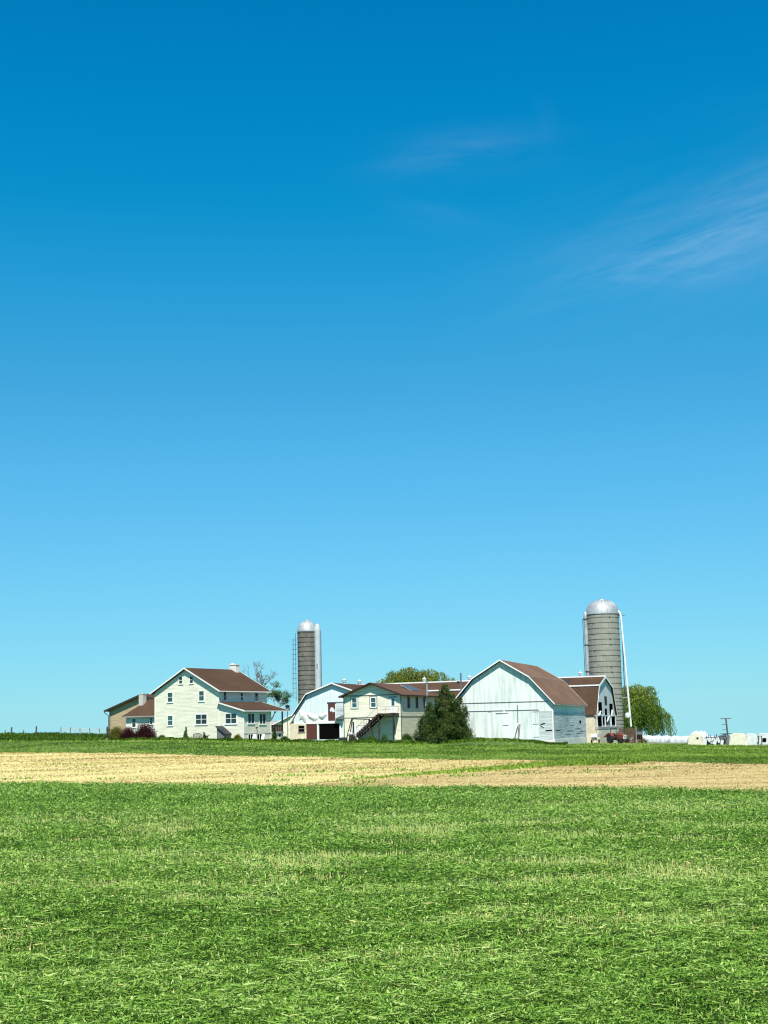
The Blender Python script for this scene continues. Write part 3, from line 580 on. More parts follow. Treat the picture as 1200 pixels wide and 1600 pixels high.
def long_barn():
    t = thing('long_barn', 'long brown roofed gambrel barn with open broken gable behind white barn', 'barn', (32.46, 226, 0.09), rad(-24))
    X0 = -46.0; ym = 6.3; P = [(.1, 3.35), (2.3, 7.95), (ym, 9.5), (2*ym-2.3, 7.95), (2*ym-.1, 3.35)]     # (y, z)
    MB().prismx([(.45, -2), (12.15, -2), (12.15, 3.3), (10.2, 7.75), (ym, 9.3), (2.4, 7.75), (.45, 3.3)], X0, -.02).build('wall', M['grey_b'], t)
    up = [(p[0], p[1]) for p in P]
    poly = [(y, z-.15) for y, z in up]+[(y, z) for y, z in reversed(up)]
    r = MB().prismx(poly, X0-.3, .26).build('roof', M['roof'], t)
    fz = [(y, z-.34) for y, z in up]+[(y, z+.03) for y, z in reversed(up)]
    MB().prismx(fz, .26, .32).build('fascia', M['white'], t)
    MB().box(X0-.3, .31, ym-.22, ym+.22, 9.42, 9.62).build('ridge_cap', M['white'], r)
    MB().box(X0-.3, .31, 2.12, 2.38, 7.86, 8.08).build('knee_flashing', M['white'], r)
    MB().prismx([(3.1, 8.29), (5.2, 9.1), (5.2, 9.15), (3.1, 8.34)], -9.6, -5.2).build('faded_patch', M['roof_dark'], r)
    MB().box(X0, -.03, .3, .44, -2, 3.1).build('front_masonry', M['stone'], t)
    MB().tube([(-.1, .1, 3.2), (.15, .1, 3.1), (.15, .1, -1.4)], .08, 6).build('downspout', M['kerb'], t)
    # gable end: broken openings
    def op(n, y0, y1, z0, z1, m, o=.02): return MB().box(-.03, o, y0, y1, z0, z1).build(n, m, t)
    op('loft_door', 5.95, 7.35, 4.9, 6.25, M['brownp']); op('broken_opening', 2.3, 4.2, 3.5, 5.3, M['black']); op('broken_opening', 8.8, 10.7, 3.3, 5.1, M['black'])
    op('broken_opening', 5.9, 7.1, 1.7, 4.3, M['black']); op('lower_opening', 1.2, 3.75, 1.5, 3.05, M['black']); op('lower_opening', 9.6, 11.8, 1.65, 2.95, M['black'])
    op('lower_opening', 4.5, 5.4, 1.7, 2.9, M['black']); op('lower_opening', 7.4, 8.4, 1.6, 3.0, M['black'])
    m = MB()
    for y in (1.05, 3.85, 5.85, 7.2, 9.3, 12.0): m.box(-.02, .1, y-.12, y+.12, 1.4, 3.25)
    m.box(-.02, .09, .5, 12.1, 3.08, 3.25); m.bar((.12, 2.0, 3.2), (.12, 2.9, 3.9), .3, .06).bar((.12, 6.6, 2.2), (.12, 7.9, 3.1), .25, .05).bar((.12, 9.3, 3.1), (.12, 9.9, 4.1), .3, .05)
    m.build('frame_timber', M['grey_b'], t)
    MB().box(-.02, .5, .25, 12.4, -2, 1.05).build('gable_foundation', M['stone'], t)
    MB().box(-.05, .54, .15, 12.6, 1.05, 1.42).build('concrete_ledge', M['slab'], t)
    for x in (-31.5, -23.2, -3.9): ventilator(t, x, ym, 9.6, .9)
long_barn()

# ================================================================ two storey shop with outside stairs
def shop():
    t = thing('two_storey_shop', 'two storey cream outbuilding with outside staircase and white upper door', 'building', (1.85, 208, -0.06), rad(-22))
    W, L, xm, zp, sl = 9.05, 15.2, -4.52, 8.72, .375
    MB().prism([(-W, -1.5), (0, -1.5), (0, zp-.18-sl*4.52), (xm, zp-.18), (-W, zp-.18-sl*4.52)], 0, L).build('wall', M['cream2'], t)
    e = 5.05; roof(t, [(xm-e, zp-sl*e), (xm, zp), (xm+e, zp-sl*e)], -.72, L+.4, M['roof_tan'], .14, M['brownp'], .2)
    MB().box(-W, 0, -.05, -.003, 6.83, 6.93).box(-W, 0, -.04, -.003, 3.66, 3.74).box(.003, .04, .05, L-.05, 3.66, 3.74).build('belt_trim', M['trimgrey'], t)
    for q in (-.06, -W-.05): MB().box(q, q+.11, -.05, -.004, -1.5, 6.8).build('corner_trim', M['trimgrey'], t)
    for a0, a1 in ((-7.68, -6.98), (-4.68, -3.97)):
        w = window(t, 'f', 0, a0, a1, 5.2, 6.5, M['white'], M['pane_teal'], .17, True, 0, False)
        m = MB(); o = -.045
        m.box(a0-.25, a0-.18, o, -.003, 4.95, 6.75).box(a1+.18, a1+.25, o, -.003, 4.95, 6.75).box(a0-.18, a1+.18, o, -.003, 6.68, 6.75).box(a0-.18, a1+.18, o, -.003, 4.95, 5.02)
        m.build('outer_trim', M['trimgrey'], w)
    d = MB().box(-1.75, -.82, -.06, -.003, 4.28, 6.45).build('upper_door', M['white'], t)
    MB().box(-1.45, -1.0, -.075, -.058, 5.3, 6.3).build('pane', M['pane_teal'], d); MB().box(-1.9, -.68, -.04, -.004, 6.45, 6.6).build('lintel', M['trimgrey'], d)
    for a0, a1 in ((2.65, 3.35), (6.05, 6.75), (9.4, 10.1)): window(t, 's', 0, a0, a1, 5.0, 6.5, M['trimgrey'], M['pane'], .08, True, 0, False)
    # stairs
    s = MB().box(-2.75, -.3, -2.3, -.045, 3.98, 4.2).build('stair_landing', M['brownp'], t)
    st = MB(); n = 14; x0, z0, x1, z1 = -2.75, 4.1, -6.9, .7
    for y in (-2.3, -.12): st.add([(x0, y, z0-.35), (x0, y+.06, z0-.35), (x0, y+.06, z0), (x0, y, z0), (x1, y, z1-.35), (x1, y+.06, z1-.35), (x1, y+.06, z1), (x1, y, z1)], [(0,3,2,1),(4,5,6,7),(0,1,5,4),(1,2,6,5),(2,3,7,6),(3,0,4,7)])
    for k in range(n):
        f = (k+.5)/n; x = x0+(x1-x0)*f; z = z0+(z1-z0)*f; st.box(x-.17, x+.17, -2.35, -.1, z-.02, z+.06); st.box(x+.12, x+.16, -2.33, -.12, z-.02, z+.25)
    st.build('stairs', M['brownp'], t)
    r = MB(); z5 = 5.15
    r.tube([(-6.8, -2.27, 1.65), (-2.8, -2.27, z5), (-.35, -2.27, z5), (-.35, -.08, z5)], .028, 6)
    for x, za, zb in ((-6.75, .75, 1.7), (-4.8, 2.4, 3.4), (-2.78, 4.2, z5), (-1.55, 4.2, z5), (-.35, 4.2, z5)): r.tube([(x, -2.27, za), (x, -2.27, zb)], .025, 6)
    r.tube([(-2.78, -2.27, 4.7), (-.35, -2.27, 4.7)], .018, 5); r.build('handrail', M['slab'], t)
    p = MB().box(-.5, -.34, -2.2, -2.04, -1.5, 3.98).box(-2.72, -2.58, -2.2, -2.06, -1.5, 3.98).bar((-.42, -2.1, 3.9), (-.75, -.6, 1.2), .12); p.build('stair_post', M['brownp'], t)
    MB().box(-6.9, -6.0, -.03, -.004, .4, 2.6).build('lower_door', M['white'], t)
    # flue and solar panels
    f = MB().tube([(.32, 9.3, 4.4), (.32, 9.3, 6.3), (.62, 9.3, 6.9), (.62, 9.3, 8.7)], .11, 10).tube([(.62, 9.3, 8.66), (.62, 9.3, 8.85)], .2, 10).build('flue', M['galv'], t)
    for i in range(3):
        y = 8.2+i*1.25; V = []
        m = MB(); m.m = Matrix.Translation((-2.35, y, zp-sl*(-2.35-xm)+.16)) @ Matrix.Rotation(math.atan(sl)+.08, 4, 'Y'); m.box(-.95, .95, 0, 1.1, -.03, .03)
        q = m.build('solar_panel', M['solar'], t); k = MB(); k.m = m.m; k.box(-1.0, 1.0, -.05, -.001, -.05, .045).box(-1.0, 1.0, 1.101, 1.15, -.05, .045).box(.951, 1.0, 0, 1.1, -.05, .045).build('panel_frame', M['galv'], q)
    MB().box(-9.2, -9.05, 0, 0.3, 0, .1).build('footing', M['slab'], t)
shop()

# ================================================================ weathered white barn
def white_barn():
    t = thing('white_barn', 'weathered white board barn with big sliding doors and brown gambrel roof', 'barn', (22.33, 195, -0.72), rad(-17.5))
    xm, L = -7.05, 25.3; P = [(.38, 5.54), (-3.05, 9.32), (xm, 11.72), (2*xm+3.05, 9.32), (2*xm-.38, 5.54)]
    W = [(-14.1, .72), (0, .72), (0, 5.6), (-3.15, 9.12), (xm, 11.5), (2*xm+3.15, 9.12), (-14.1, 5.6)]
    MB().prism([(p[0], p[1]) for p in W], 0, L).build('front_wall', M['barn'], t)
    MB().box(.003, .09, .03, L-.03, .72, 4.35).build('side_planking', M['barn_h'], t)
    MB().box(-.14, .1, -.05, -.003, .72, 5.6).box(.003, .1, -.05, .025, .72, 5.6).build('corner_board', M['white'], t)
    MB().box(-14.2, .16, -.14, L+.1, -2, .72).build('foundation', M['block'], t)
    roof(t, P, -.54, L+.3, M['roof_pale'], .14, M['white'], .16)
    MB().box(-3.14, -3.0, -.55, L+.3, 9.28, 9.37).build('knee_flashing', M['roof_tan_pale'], t)
    MB().box(-13.6, -.6, -.055, -.003, 5.86, 5.95).build('belt_board', M['greywood'], t)
    for x0, x1 in ((-13.4, -6.85), (-6.65, -1.95)): MB().box(x0, x1, -.12, -.003, 4.72, 4.82).build('door_track', M['steel'], t)
    d = MB().box(-13.2, -8.95, -.09, -.003, .8, 4.66).build('sliding_door', M['barn_door'], t)
    d = MB().box(-8.7, -4.92, -.09, -.003, .8, 4.66).build('sliding_door', M['barn_door'], t)
    MB().box(-7.1, -5.8, -.115, -.092, .95, 4.45).build('wicket_door', M['barn'], d)
    for z in (1.03, 2.75, 4.4): MB().box(-7.9 if z > 4 else -7.0, -6.2, -.135, -.115, z-.045, z+.045).build('hinge_strap', M['steel'], d)
    d = MB().box(-4.82, -2.05, -.09, -.003, .8, 4.66).build('sliding_door', M['barn_door'], t)
    for z in (1.1, 2.85, 4.5): MB().box(-2.8, -2.02, -.11, -.09, z-.04, z+.04).build('hinge_strap', M['steel'], d)
    MB().box(-4.92, -4.84, -.13, -.003, .8, 5.5).build('door_stop', M['greywood'], t)
    MB().box(-1.98, -.15, -.06, -.004, .75, 4.6).build('plank_panel', M['barn_h'], t)
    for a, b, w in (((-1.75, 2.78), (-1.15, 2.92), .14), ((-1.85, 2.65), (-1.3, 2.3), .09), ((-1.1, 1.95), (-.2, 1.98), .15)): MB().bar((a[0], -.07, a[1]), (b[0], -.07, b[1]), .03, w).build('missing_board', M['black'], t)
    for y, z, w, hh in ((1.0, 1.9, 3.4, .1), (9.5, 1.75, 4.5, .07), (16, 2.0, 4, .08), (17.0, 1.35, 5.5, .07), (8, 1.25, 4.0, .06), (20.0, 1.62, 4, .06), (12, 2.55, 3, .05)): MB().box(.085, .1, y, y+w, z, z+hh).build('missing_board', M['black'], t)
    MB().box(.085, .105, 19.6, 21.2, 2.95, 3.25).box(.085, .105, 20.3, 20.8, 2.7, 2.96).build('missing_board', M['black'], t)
    MB().box(-12.0, -11.3, -.5, -.15, .62, .78).box(-11.75, -11.55, -.4, -.2, .1, .62).build('wall_bracket', M['dark'], t)
white_barn()
def plank(a, b, w, mat, label, name):
    c = Vector(a); o = MB().bar((0, 0, 0), tuple(Vector(b)-c), w, w*.6).build(name, mat); o.location = c; return tag(o, label, 'plank')
def wb(x, y, z): q = Matrix.Translation((22.33, 195, -0.72)) @ Matrix.Rotation(rad(-17.5), 4, 'Z') @ Vector((x, y, z)); return tuple(q)
def onground(p): return (p[0], p[1], gz(p[0], p[1])-.03)
plank(onground(wb(-5.7, -1.5, 0)), wb(-4.85, -.16, 3.0), .13, M['white'], 'pale plank leaning against the white barn doors', 'leaning_plank')
plank(onground(wb(-4.85, -.9, 0)), wb(-4.6, -.15, 2.9), .17, M['greywood'], 'dark weathered plank leaning upright against the white barn doors', 'leaning_plank')

# ================================================================ silos
def silo_left():
    t = thing('silo', 'narrow dark staved silo with caged ladder beside the gambrel barn', 'silo', (-13.95, 250, .3), 0, 'grain silos')
    r, h = 1.72, 18.75
    MB().lathe([(r, -1.2), (r, h)], seg=48).build('stave_wall', M['silo1'], t, 40)
    d = MB().lathe([(r+.06, h), (r+.06, h+.12), (r*.97, h+.55), (r*.86, h+1.05), (r*.66, h+1.5), (r*.4, h+1.82), (.45, h+1.92), (.42, h+2.05), (.01, h+2.12)], seg=32).build('dome', M['galv'], t, 30)
    rb = MB()
    for k in range(16):
        a = 2*math.pi*k/16; rb.tube([(math.cos(a)*q*1.0, math.sin(a)*q*1.0, z+.0) for q, z in ((r+.06, h+.1), (r*.97, h+.55), (r*.86, h+1.05), (r*.66, h+1.5), (r*.42, h+1.82))], .025, 4)
    rb.build('dome_rib', M['steel'], d)
    hp = MB(); z = .5
    while z < h: hp.lathe([(r+.005, z-.04), (r+.045, z-.04), (r+.045, z+.04), (r+.005, z+.04)], seg=40); z += .82
    hp.build('hoops', M['hoop'], t)
    # caged ladder at the left
    lx = -r-.55; l = MB()
    for y in (-.25, .25): l.tube([(lx+.2, y, 6.8), (lx+.2, y, h-.2)], .03, 5)
    z = 7.0
    while z < h-.2: l.tube([(lx+.2, -.25, z), (lx+.2, .25, z)], .02, 4); z += .35
    la = l.build('ladder', M['steel'], t)
    c = MB(); z = 7.3
    while z < h-.6:
        c.tube([(lx+.2+.05, -.34, z), (lx-.2, -.36, z), (lx-.42, 0, z), (lx-.2, .36, z), (lx+.25, .34, z)], .03, 5); c.tube([(-r, 0, z), (lx+.2, .0, z)], .03, 4); z += .84
    for q, y in ((lx-.2, -.36), (lx-.42, 0), (lx-.2, .36)): c.tube([(q, y, 7.3), (q, y, h-1.2)], .022, 4)
    c.build('ladder_cage', M['steel'], la)
    # unloading chute at the right, nearer the camera
    cx, cy = r+.02, -.42
    ch = MB().lathe([(.56, 4), (.56, h-.1), (.56, h+.15), (.5, h+.7), (.36, h+1.15), (.1, h+1.3)], cx+.1, cy-.5, 20).build('chute', M['chute'], t, 40)
    MB().box(cx-.1, cx+.08, cy-1.1, cy-1.02, 12.3, 13.1).box(cx+.05, cx+.2, cy-1.1, cy-1.02, 6.6, 7.0).build('chute_hatch', M['steel'], ch)
    MB().tube([(cx+.7, cy-.5, 2), (cx+.7, cy-.5, h+.05)], .05, 6).build('pipe', M['steel'], t)
silo_left()
def silo_right():
    t = thing('silo', 'broad pale grey silo with white blower pipe beside willow', 'silo', (37.05, 244, -1.2), 0, 'grain silos')
    r, h = 2.78, 21.7
    MB().lathe([(r, -1), (r, h)], seg=56).build('stave_wall', M['silo2'], t, 40)
    d = MB().lathe([(r+.1, h-.05), (r+.1, h+.1), (r*.985, h+.7), (r*.9, h+1.35), (r*.73, h+1.9), (r*.48, h+2.3), (.6, h+2.45), (.55, h+2.58), (.01, h+2.66)], seg=36).build('dome', M['galv'], t, 30)
    rb = MB()
    for k in range(18):
        a = 2*math.pi*k/18; rb.tube([(math.cos(a)*q*1.0, math.sin(a)*q*1.0, z+.0) for q, z in ((r+.1, h+.1), (r*.985, h+.7), (r*.9, h+1.35), (r*.73, h+1.9), (r*.5, h+2.3))], .04, 4)
    rb.build('dome_rib', M['steel'], d)
    hp = MB(); z = .6
    while z < h:
        hp.lathe([(r+.005, z-.03), (r+.035, z-.03), (r+.035, z+.03), (r+.005, z+.03)], seg=44); a = -1.57+.9*math.sin(z*2.7)
        hp.box(math.cos(a)*(r+.03)-.12, math.cos(a)*(r+.03)+.12, math.sin(a)*(r+.05)-.06, math.sin(a)*(r+.05)+.06, z-.06, z+.06); z += .93 if z > 8 else .62
    hp.lathe([(r+.005, h-.12), (r+.07, h-.12), (r+.07, h+.0), (r+.005, h+.0)], seg=44); hp.build('hoops', M['hoop'], t)
    cx, cy = -r-.2, -.5
    ch = MB().lathe([(.34, 1), (.34, h-.6), (.28, h+.3), (.15, h+.5)], cx, cy, 16).build('chute', M['galv'], t, 40)
    m = MB()
    for z in (3, 7.5, 12, 16.5, h-.8): m.lathe([(.34, z-.1), (.40, z-.1), (.40, z+.1), (.34, z+.1)], cx, cy, 16)
    m.tube([(cx-.5, cy-.1, 2), (cx-.5, cy-.1, h-.7)], .05, 5); m.build('chute_band', M['hoop'], ch)
    # ladder and blower pipe at the right
    l = MB(); lx = r+.35
    for y in (-.9, -.45): l.tube([(lx, y, 4.5), (lx, y, h+.1)], .04, 5)
    z = 4.8
    while z < h: l.tube([(lx, -.9, z), (lx, -.45, z)], .03, 4); l.tube([(r*.95, -.7, z), (lx, -.7, z)], .025, 4) if int(z*10) % 3 == 0 else None; z += .5
    l.box(lx-.5, lx+.55, -1.0, -.3, h-.35, h-.28); l.build('ladder', M['steel'], t)
    p = MB().tube([(r-.3, -.9, h+.5), (r+.05, -1.0, h+.25), (r+.2, -1.1, h-.3), (3.8, -1.4, 2.6)], .17, 10).build('blower_pipe', M['galv_w'], t, 40)
    MB().lathe([(.05, 4.05), (.42, 4.1), (.5, 4.4), (.42, 4.75), (.1, 4.95)], 3.3, -1.5, 14).build('blower_hood', M['galv_w'], p, 40)
    m = MB()
    for z in (7.5, 12.6, 17.5): m.tube([(r*.9, -1.0, z), (r+.25+.5*(21-z)/18, -1.2, z)], .05, 5)
    m.build('pipe_brace', M['steel'], t)
silo_right()

# ================================================================ trees and shrubs
def leaf_ramp(name, d, m, l, y, trans=.25): return leafmat(name, [(0, d), (.35, m), (.7, l), (1, y)], trans)
LEAF = dict(willow=leaf_ramp('willow_leaves', (.060, .105, .012), (.160, .225, .024), (.290, .340, .05), (.42, .44, .10), .45),
            willow2=leaf_ramp('deep_willow_leaves', (.032, .088, .014), (.110, .205, .024), (.265, .350, .046), (.40, .45, .10), .45),
            cedar=leaf_ramp('cedar_needles', (.010, .032, .008), (.027, .066, .014), (.072, .118, .022), (.17, .19, .05), .15),
            plain=leaf_ramp('leafy_green', (.020, .065, .022), (.06, .14, .042), (.13, .23, .07), (.22, .31, .12)),
            shrub=leaf_ramp('shrub_green', (.014, .045, .008), (.036, .10, .016), (.085, .17, .03), (.15, .23, .055)),
            purple=leaf_ramp('barberry_leaves', (.012, .003, .004), (.030, .006, .008), (.060, .012, .016), (.10, .025, .03), .15),
            gold=leaf_ramp('golden_shrub_leaves', (.05, .08, .01), (.13, .15, .02), (.23, .20, .03), (.32, .24, .05)),
            dry=leaf_ramp('dry_twigs', (.05, .045, .03), (.10, .085, .055), (.15, .13, .085), (.20, .18, .12)),
            far=leaf_ramp('bluish_far_leaves', (.03, .06, .05), (.05, .09, .07), (.08, .13, .09), (.12, .17, .12)))
def clump_cloud(centres, radii, per, size, squash=.8):
    """leaf positions filling overlapping clumps, denser at the shells, with a light or dark habit per clump"""
    P = []; T = []
    for c, r in zip(centres, radii):
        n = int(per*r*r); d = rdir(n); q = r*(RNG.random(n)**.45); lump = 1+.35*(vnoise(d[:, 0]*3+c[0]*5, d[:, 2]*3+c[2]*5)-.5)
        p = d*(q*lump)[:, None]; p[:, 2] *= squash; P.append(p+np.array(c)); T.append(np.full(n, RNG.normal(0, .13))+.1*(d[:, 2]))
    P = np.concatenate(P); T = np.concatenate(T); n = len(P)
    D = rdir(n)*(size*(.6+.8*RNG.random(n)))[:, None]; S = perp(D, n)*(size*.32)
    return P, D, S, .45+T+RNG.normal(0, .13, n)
def shrub(name, label, x, y, w, h, mat, size=.13, per=700, clumps=9, z=None, dens=1.0, depth=None, cone=False, group=None, cat='shrub'):
    z = gz(x, y)-.05 if z is None else z; t = thing(name, label, cat, (x, y, z), 0, group); C = []; R = []; depth = depth or w
    for k in range(clumps):
        f = (k+.5)/clumps
        if cone: rr = w*.5*(1-f)**.8+.08; a = RNG.random()*6.28; C.append((math.cos(a)*rr*.3, math.sin(a)*rr*.3, h*(.06+.9*f))); R.append(max(.14, rr*.85))
        else:
            a = k*2.4+RNG.random(); q = math.sqrt((k+.3)/clumps); r0 = min(w, h*1.4)*(.22+.10*RNG.random()); top = h*(1-.55*q*q)*(.92+.12*RNG.random()); C.append((math.cos(a)*q*(w/2-r0*.8), math.sin(a)*q*(depth/2-r0*.8), max(r0*.5, top-r0*.8))); R.append(r0)
    if not cone: C = C+[(c[0]*.95, c[1]*.95, c[2]*.4) for c in C]; R = R+[r*1.05 for r in R]
    P, D, S, T = clump_cloud(C, R, 1.2*per*dens/ max(.3, .5*w), size); quads('foliage', P, D, S, mat, T, t)
    m = MB()
    for k in range(4): a = k*1.6; m.tube([(math.cos(a)*.08, math.sin(a)*.08, -.15), (math.cos(a)*w*.12, math.sin(a)*w*.12, h*.35), (math.cos(a)*w*.2, math.sin(a)*w*.2, h*.6)], [.035, .025, .01], 5)
    m.build('stem', M['bark'], t); return t

def evergreen():
    x, y = 7.5, 195.5; t = thing('evergreen_tree', 'dense dark evergreen with brownish tips at corner of white barn', 'tree', (x, y, gz(x, y)-.1)); H = 8.0
    C = []; R = []
    def cone(cx, cy, base, h, w, n):
        for k in range(n):
            f = (k+RNG.random())/n; rr = w*(1-f)**.75; a = RNG.random()*6.28; q = rr*(.45+.5*RNG.random()); C.append((cx+math.cos(a)*q, cy+math.sin(a)*q, base+h*(.04+.93*f))); R.append(.30+.62*(1-f)*RNG.uniform(.7, 1.2))
    cone(.25, 0, .3, H-.1, 3.3, 130); cone(-1.9, -.2, .2, 5.6, 2.2, 46); cone(2.3, -.2, .2, 6.2, 1.9, 46); cone(-.9, -1.4, .2, 6.0, 2.4, 44); cone(1.3, -1.2, .2, 6.6, 2.1, 44); cone(-3.1, 0, .1, 3.0, 1.1, 14); cone(3.0, .3, .1, 4.6, 1.0, 14)
    C.append((.25, 0, H-.3)); R.append(.25)
    R = [min(r, c[2]/.78+.1) for r, c in zip(R, C)]
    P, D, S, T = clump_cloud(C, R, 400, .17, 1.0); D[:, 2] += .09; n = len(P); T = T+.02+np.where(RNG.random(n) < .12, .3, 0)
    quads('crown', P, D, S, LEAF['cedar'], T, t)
    m = MB().tube([(0, 0, -.3), (.1, 0, 3), (.22, 0, 6), (.25, 0, H-.6)], [.28, .2, .1, .03], 8)
    for k in range(26): a = k*2.4; z = .5+k*.24; l = 2.6*(1-z/8); m.tube([(.03*z, 0, z), (math.cos(a)*l, math.sin(a)*l, z+.5)], [.06, .015], 5)
    m.tube([(0, 0, 0), (-1.2, -.1, 1.2), (-2.3, -.2, 4.2)], [.16, .12, .03], 6).tube([(0, 0, 0), (1.3, -.1, 1.3), (2.4, -.2, 4.6)], [.16, .12, .03], 6)
    m.build('trunk', M['bark'], t)
evergreen()

def willow(name, label, x, y, W, Dp, H, trunk_h, strands, mat, lobes, drop, hang_lo, seed):
    z0 = gz(x, y)-.2; t = thing(name, label, 'tree', (x, y, z0)); P = []; D = []; S = []; T = []; rg = np.random.default_rng(seed)
    lob = np.array(lobes)      # (x, y, z, radius, lift)
    m = MB().tube([(0, 0, -.3), (.1, 0, trunk_h*.5), (0, 0, trunk_h)], [.6, .48, .42], 10)
    for lx, ly, lz, lr in lob:
        m.tube([(0, 0, trunk_h*.85), (lx*.35, ly*.35, trunk_h+(lz-trunk_h)*.55), (lx*.75, ly*.75, lz*.92), (lx, ly, lz+lr*.5)], [.34, .22, .13, .04], 7)
        for k in range(4):
            a = k*1.57+lx; m.tube([(lx*.8, ly*.8, lz*.93), (lx+math.cos(a)*lr*.5, ly+math.sin(a)*lr*.5, lz+lr*.4), (lx+math.cos(a)*lr*.85, ly+math.sin(a)*lr*.85, lz+.1*lr)], [.09, .05, .02], 5)
    m.build('trunk', M['bark'], t)
    for (lx, ly, lz, lr) in lob:
        n = int(strands*lr*lr)
        lt = rg.normal(0, .09)
        for k in range(n):
            a = rg.random()*6.28; q = math.sqrt(rg.random())*lr; zt_ = lz+math.sqrt(max(0, lr*lr-q*q))*.72
            px, py = lx+math.cos(a)*q, ly+math.sin(a)*q; ln = drop*(.35+.9*rg.random())*(.45+.75*q/lr); zend = max(zt_-ln, hang_lo*(.6+.9*rg.random()))
            stp = int(max(4, (zt_-zend)/.22)); out = .9*q/lr; st = lt+rg.normal(0, .12)
            for i in range(stp):
                f = i/stp; zz = zt_-(zt_-zend)*f; bow = out*(f**.5)*.9
                P.append((px+math.cos(a)*bow+rg.normal(0, .11), py+math.sin(a)*bow+rg.normal(0, .11), zz))
                D.append((math.cos(a)*.05+rg.normal(0, .09), math.sin(a)*.05+rg.normal(0, .09), -.30-.18*rg.random() if rg.random() < .8 else .2))
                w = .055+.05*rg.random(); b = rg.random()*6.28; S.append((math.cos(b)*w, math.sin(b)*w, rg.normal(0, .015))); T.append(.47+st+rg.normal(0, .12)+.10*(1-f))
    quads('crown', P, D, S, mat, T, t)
willow('willow_tree', 'weeping willow with trailing green branches beside the broad grey silo', 45.6, 264, 10, 9, 12.4, 2.4, 30, LEAF['willow2'],
       [(-4.0, 0, 7.6, 2.4), (-2.0, -.8, 9.0, 1.9), (.2, 0, 9.3, 1.9), (2.4, 0, 9.2, 1.5), (3.9, .5, 5.4, 1.6), (-.5, 1.8, 8.0, 2.4), (2.2, -1.8, 6.0, 1.8), (-2.6, -2, 5.6, 2.2), (.2, -2.4, 6.2, 1.8), (5.0, 0, 4.4, 1.4), (-4.4, -1, 5.2, 1.9), (1.4, -.8, 7.6, 1.5), (2.9, -.6, 7.6, 1.2)], 6.0, .6, 3)
willow('willow_tree', 'tall yellow-green willow rising behind the long barn roof', 4.9, 280, 16, 9, 15.2, 4.2, 26, LEAF['willow'],
       [(-7.0, -.3, 10.0, 1.5), (-5.4, 0, 10.9, 1.9), (-3.4, -.5, 12.0, 1.8), (-1.2, 0, 13.0, 1.8), (1.0, -.6, 12.3, 1.6), (3.3, 0, 12.7, 1.7), (5.2, .4, 12.2, 1.6), (-2.2, 1.6, 12.0, 2.0), (2.6, 1.5, 11.4, 2.0), (7.3, 0, 11.2, 1.3), (-.2, -1, 13.6, 1.1), (-4.6, .5, 9.8, 2.2), (6.2, -.5, 10.0, 1.7), (0, 0, 10.5, 2.2), (3.8, -.6, 10.6, 1.8), (2.0, .5, 12.9, 1.3), (-3.9, 0, 12.9, 1.2)], 3.8, 7.2, 5)

def bare_tree(name, label, x, y, H, spread, seed, leaves=None, first=.25):
    z0 = gz(x, y)-.2; t = thing(name, label, 'tree', (x, y, z0)); rg = random.Random(seed); m = MB(); tips = []
    def grow(p, d, l, r, depth):
        q = p+d*l*.5+Vector((rg.gauss(0, .04), rg.gauss(0, .04), 0))*l; e = p+d*l+Vector((rg.gauss(0, .06), rg.gauss(0, .06), .02))*l
        m.tube([p, q, e], [r, r*.85, r*.66], 7 if r > .08 else 4)
        if depth == 0: tips.append(e); return
        for k in range(rg.choice((2, 3, 3))):
            nd = (d+Vector((rg.gauss(0, spread), rg.gauss(0, spread), abs(rg.gauss(.12, .2))))).normalized(); grow(e, nd, l*rg.uniform(.62, .86), max(.028, r*.62), depth-1)
    grow(Vector((0, 0, -.2)), Vector((.03, 0, 1)), H*first, H*.021, 6); m.build('trunk', M['twig'], t)
    if leaves is not None:
        C = [tuple(p) for p in tips if leaves[2] < p.z/H < leaves[1]]; C = rg.sample(C, min(len(C), leaves[0]))
        P, D, S, T = clump_cloud(C, [rg.uniform(.35, .8) for _ in C], 85, .19); quads('crown', P, D, S, leaves[3], T, t)
    return t
bare_tree('bare_tree', 'bare grey tree with spreading twigs rising behind the farmhouse chimney', -23.8, 248, 13.2, .50, 11, None, .28)
bare_tree('leafy_tree', 'half leafed tree with dark green foliage behind the farmhouse wing', -21.0, 250, 11.6, .44, 8, (150, .86, .22, LEAF['plain']), .27)

shrub('barberry_shrub', 'rounded burgundy shrub next to the green bush by the tan building', -38.6, 213.0, 3.1, 2.35, LEAF['purple'], .12, 900, group='burgundy shrubs')
shrub('barberry_shrub', 'widest burgundy shrub below the low wing windows', -36.0, 212.8, 4.3, 2.85, LEAF['purple'], .12, 1100, 12, group='burgundy shrubs')
shrub('green_bush', 'round mid green bush left of the burgundy shrubs', -40.5, 213.6, 2.6, 2.3, LEAF['gold'], .12, 900)
shrub('low_shrub', 'low green shrub at the left corner of the farmhouse', -33.6, 213.2, 1.6, .95, LEAF['shrub'], .11, 800, group='low yard shrubs')
shrub('low_shrub', 'low spreading shrub under the burgundy shrubs', -35.6, 211.9, 2.4, .6, LEAF['shrub'], .1, 800, group='low yard shrubs')
shrub('conical_shrub', 'taller conical shrub beside the garden bench on farmhouse front', -30.0, 212.8, .9, 2.15, LEAF['plain'], .1, 1100, 10, cone=True)
shrub('low_shrub', 'broad low shrub at the foot of the taller conical shrub', -29.9, 212.4, 1.5, .8, LEAF['shrub'], .1, 900, group='low yard shrubs')
shrub('conical_shrub', 'small pointed shrub right of the garden bench', -27.3, 212.4, .75, 1.35, LEAF['shrub'], .09, 1100, 8, cone=True)
shrub('golden_shrub', 'golden yellow shrub right of the dark cellar hatch', -22.3, 212.3, 1.55, 1.15, LEAF['gold'], .1, 900)
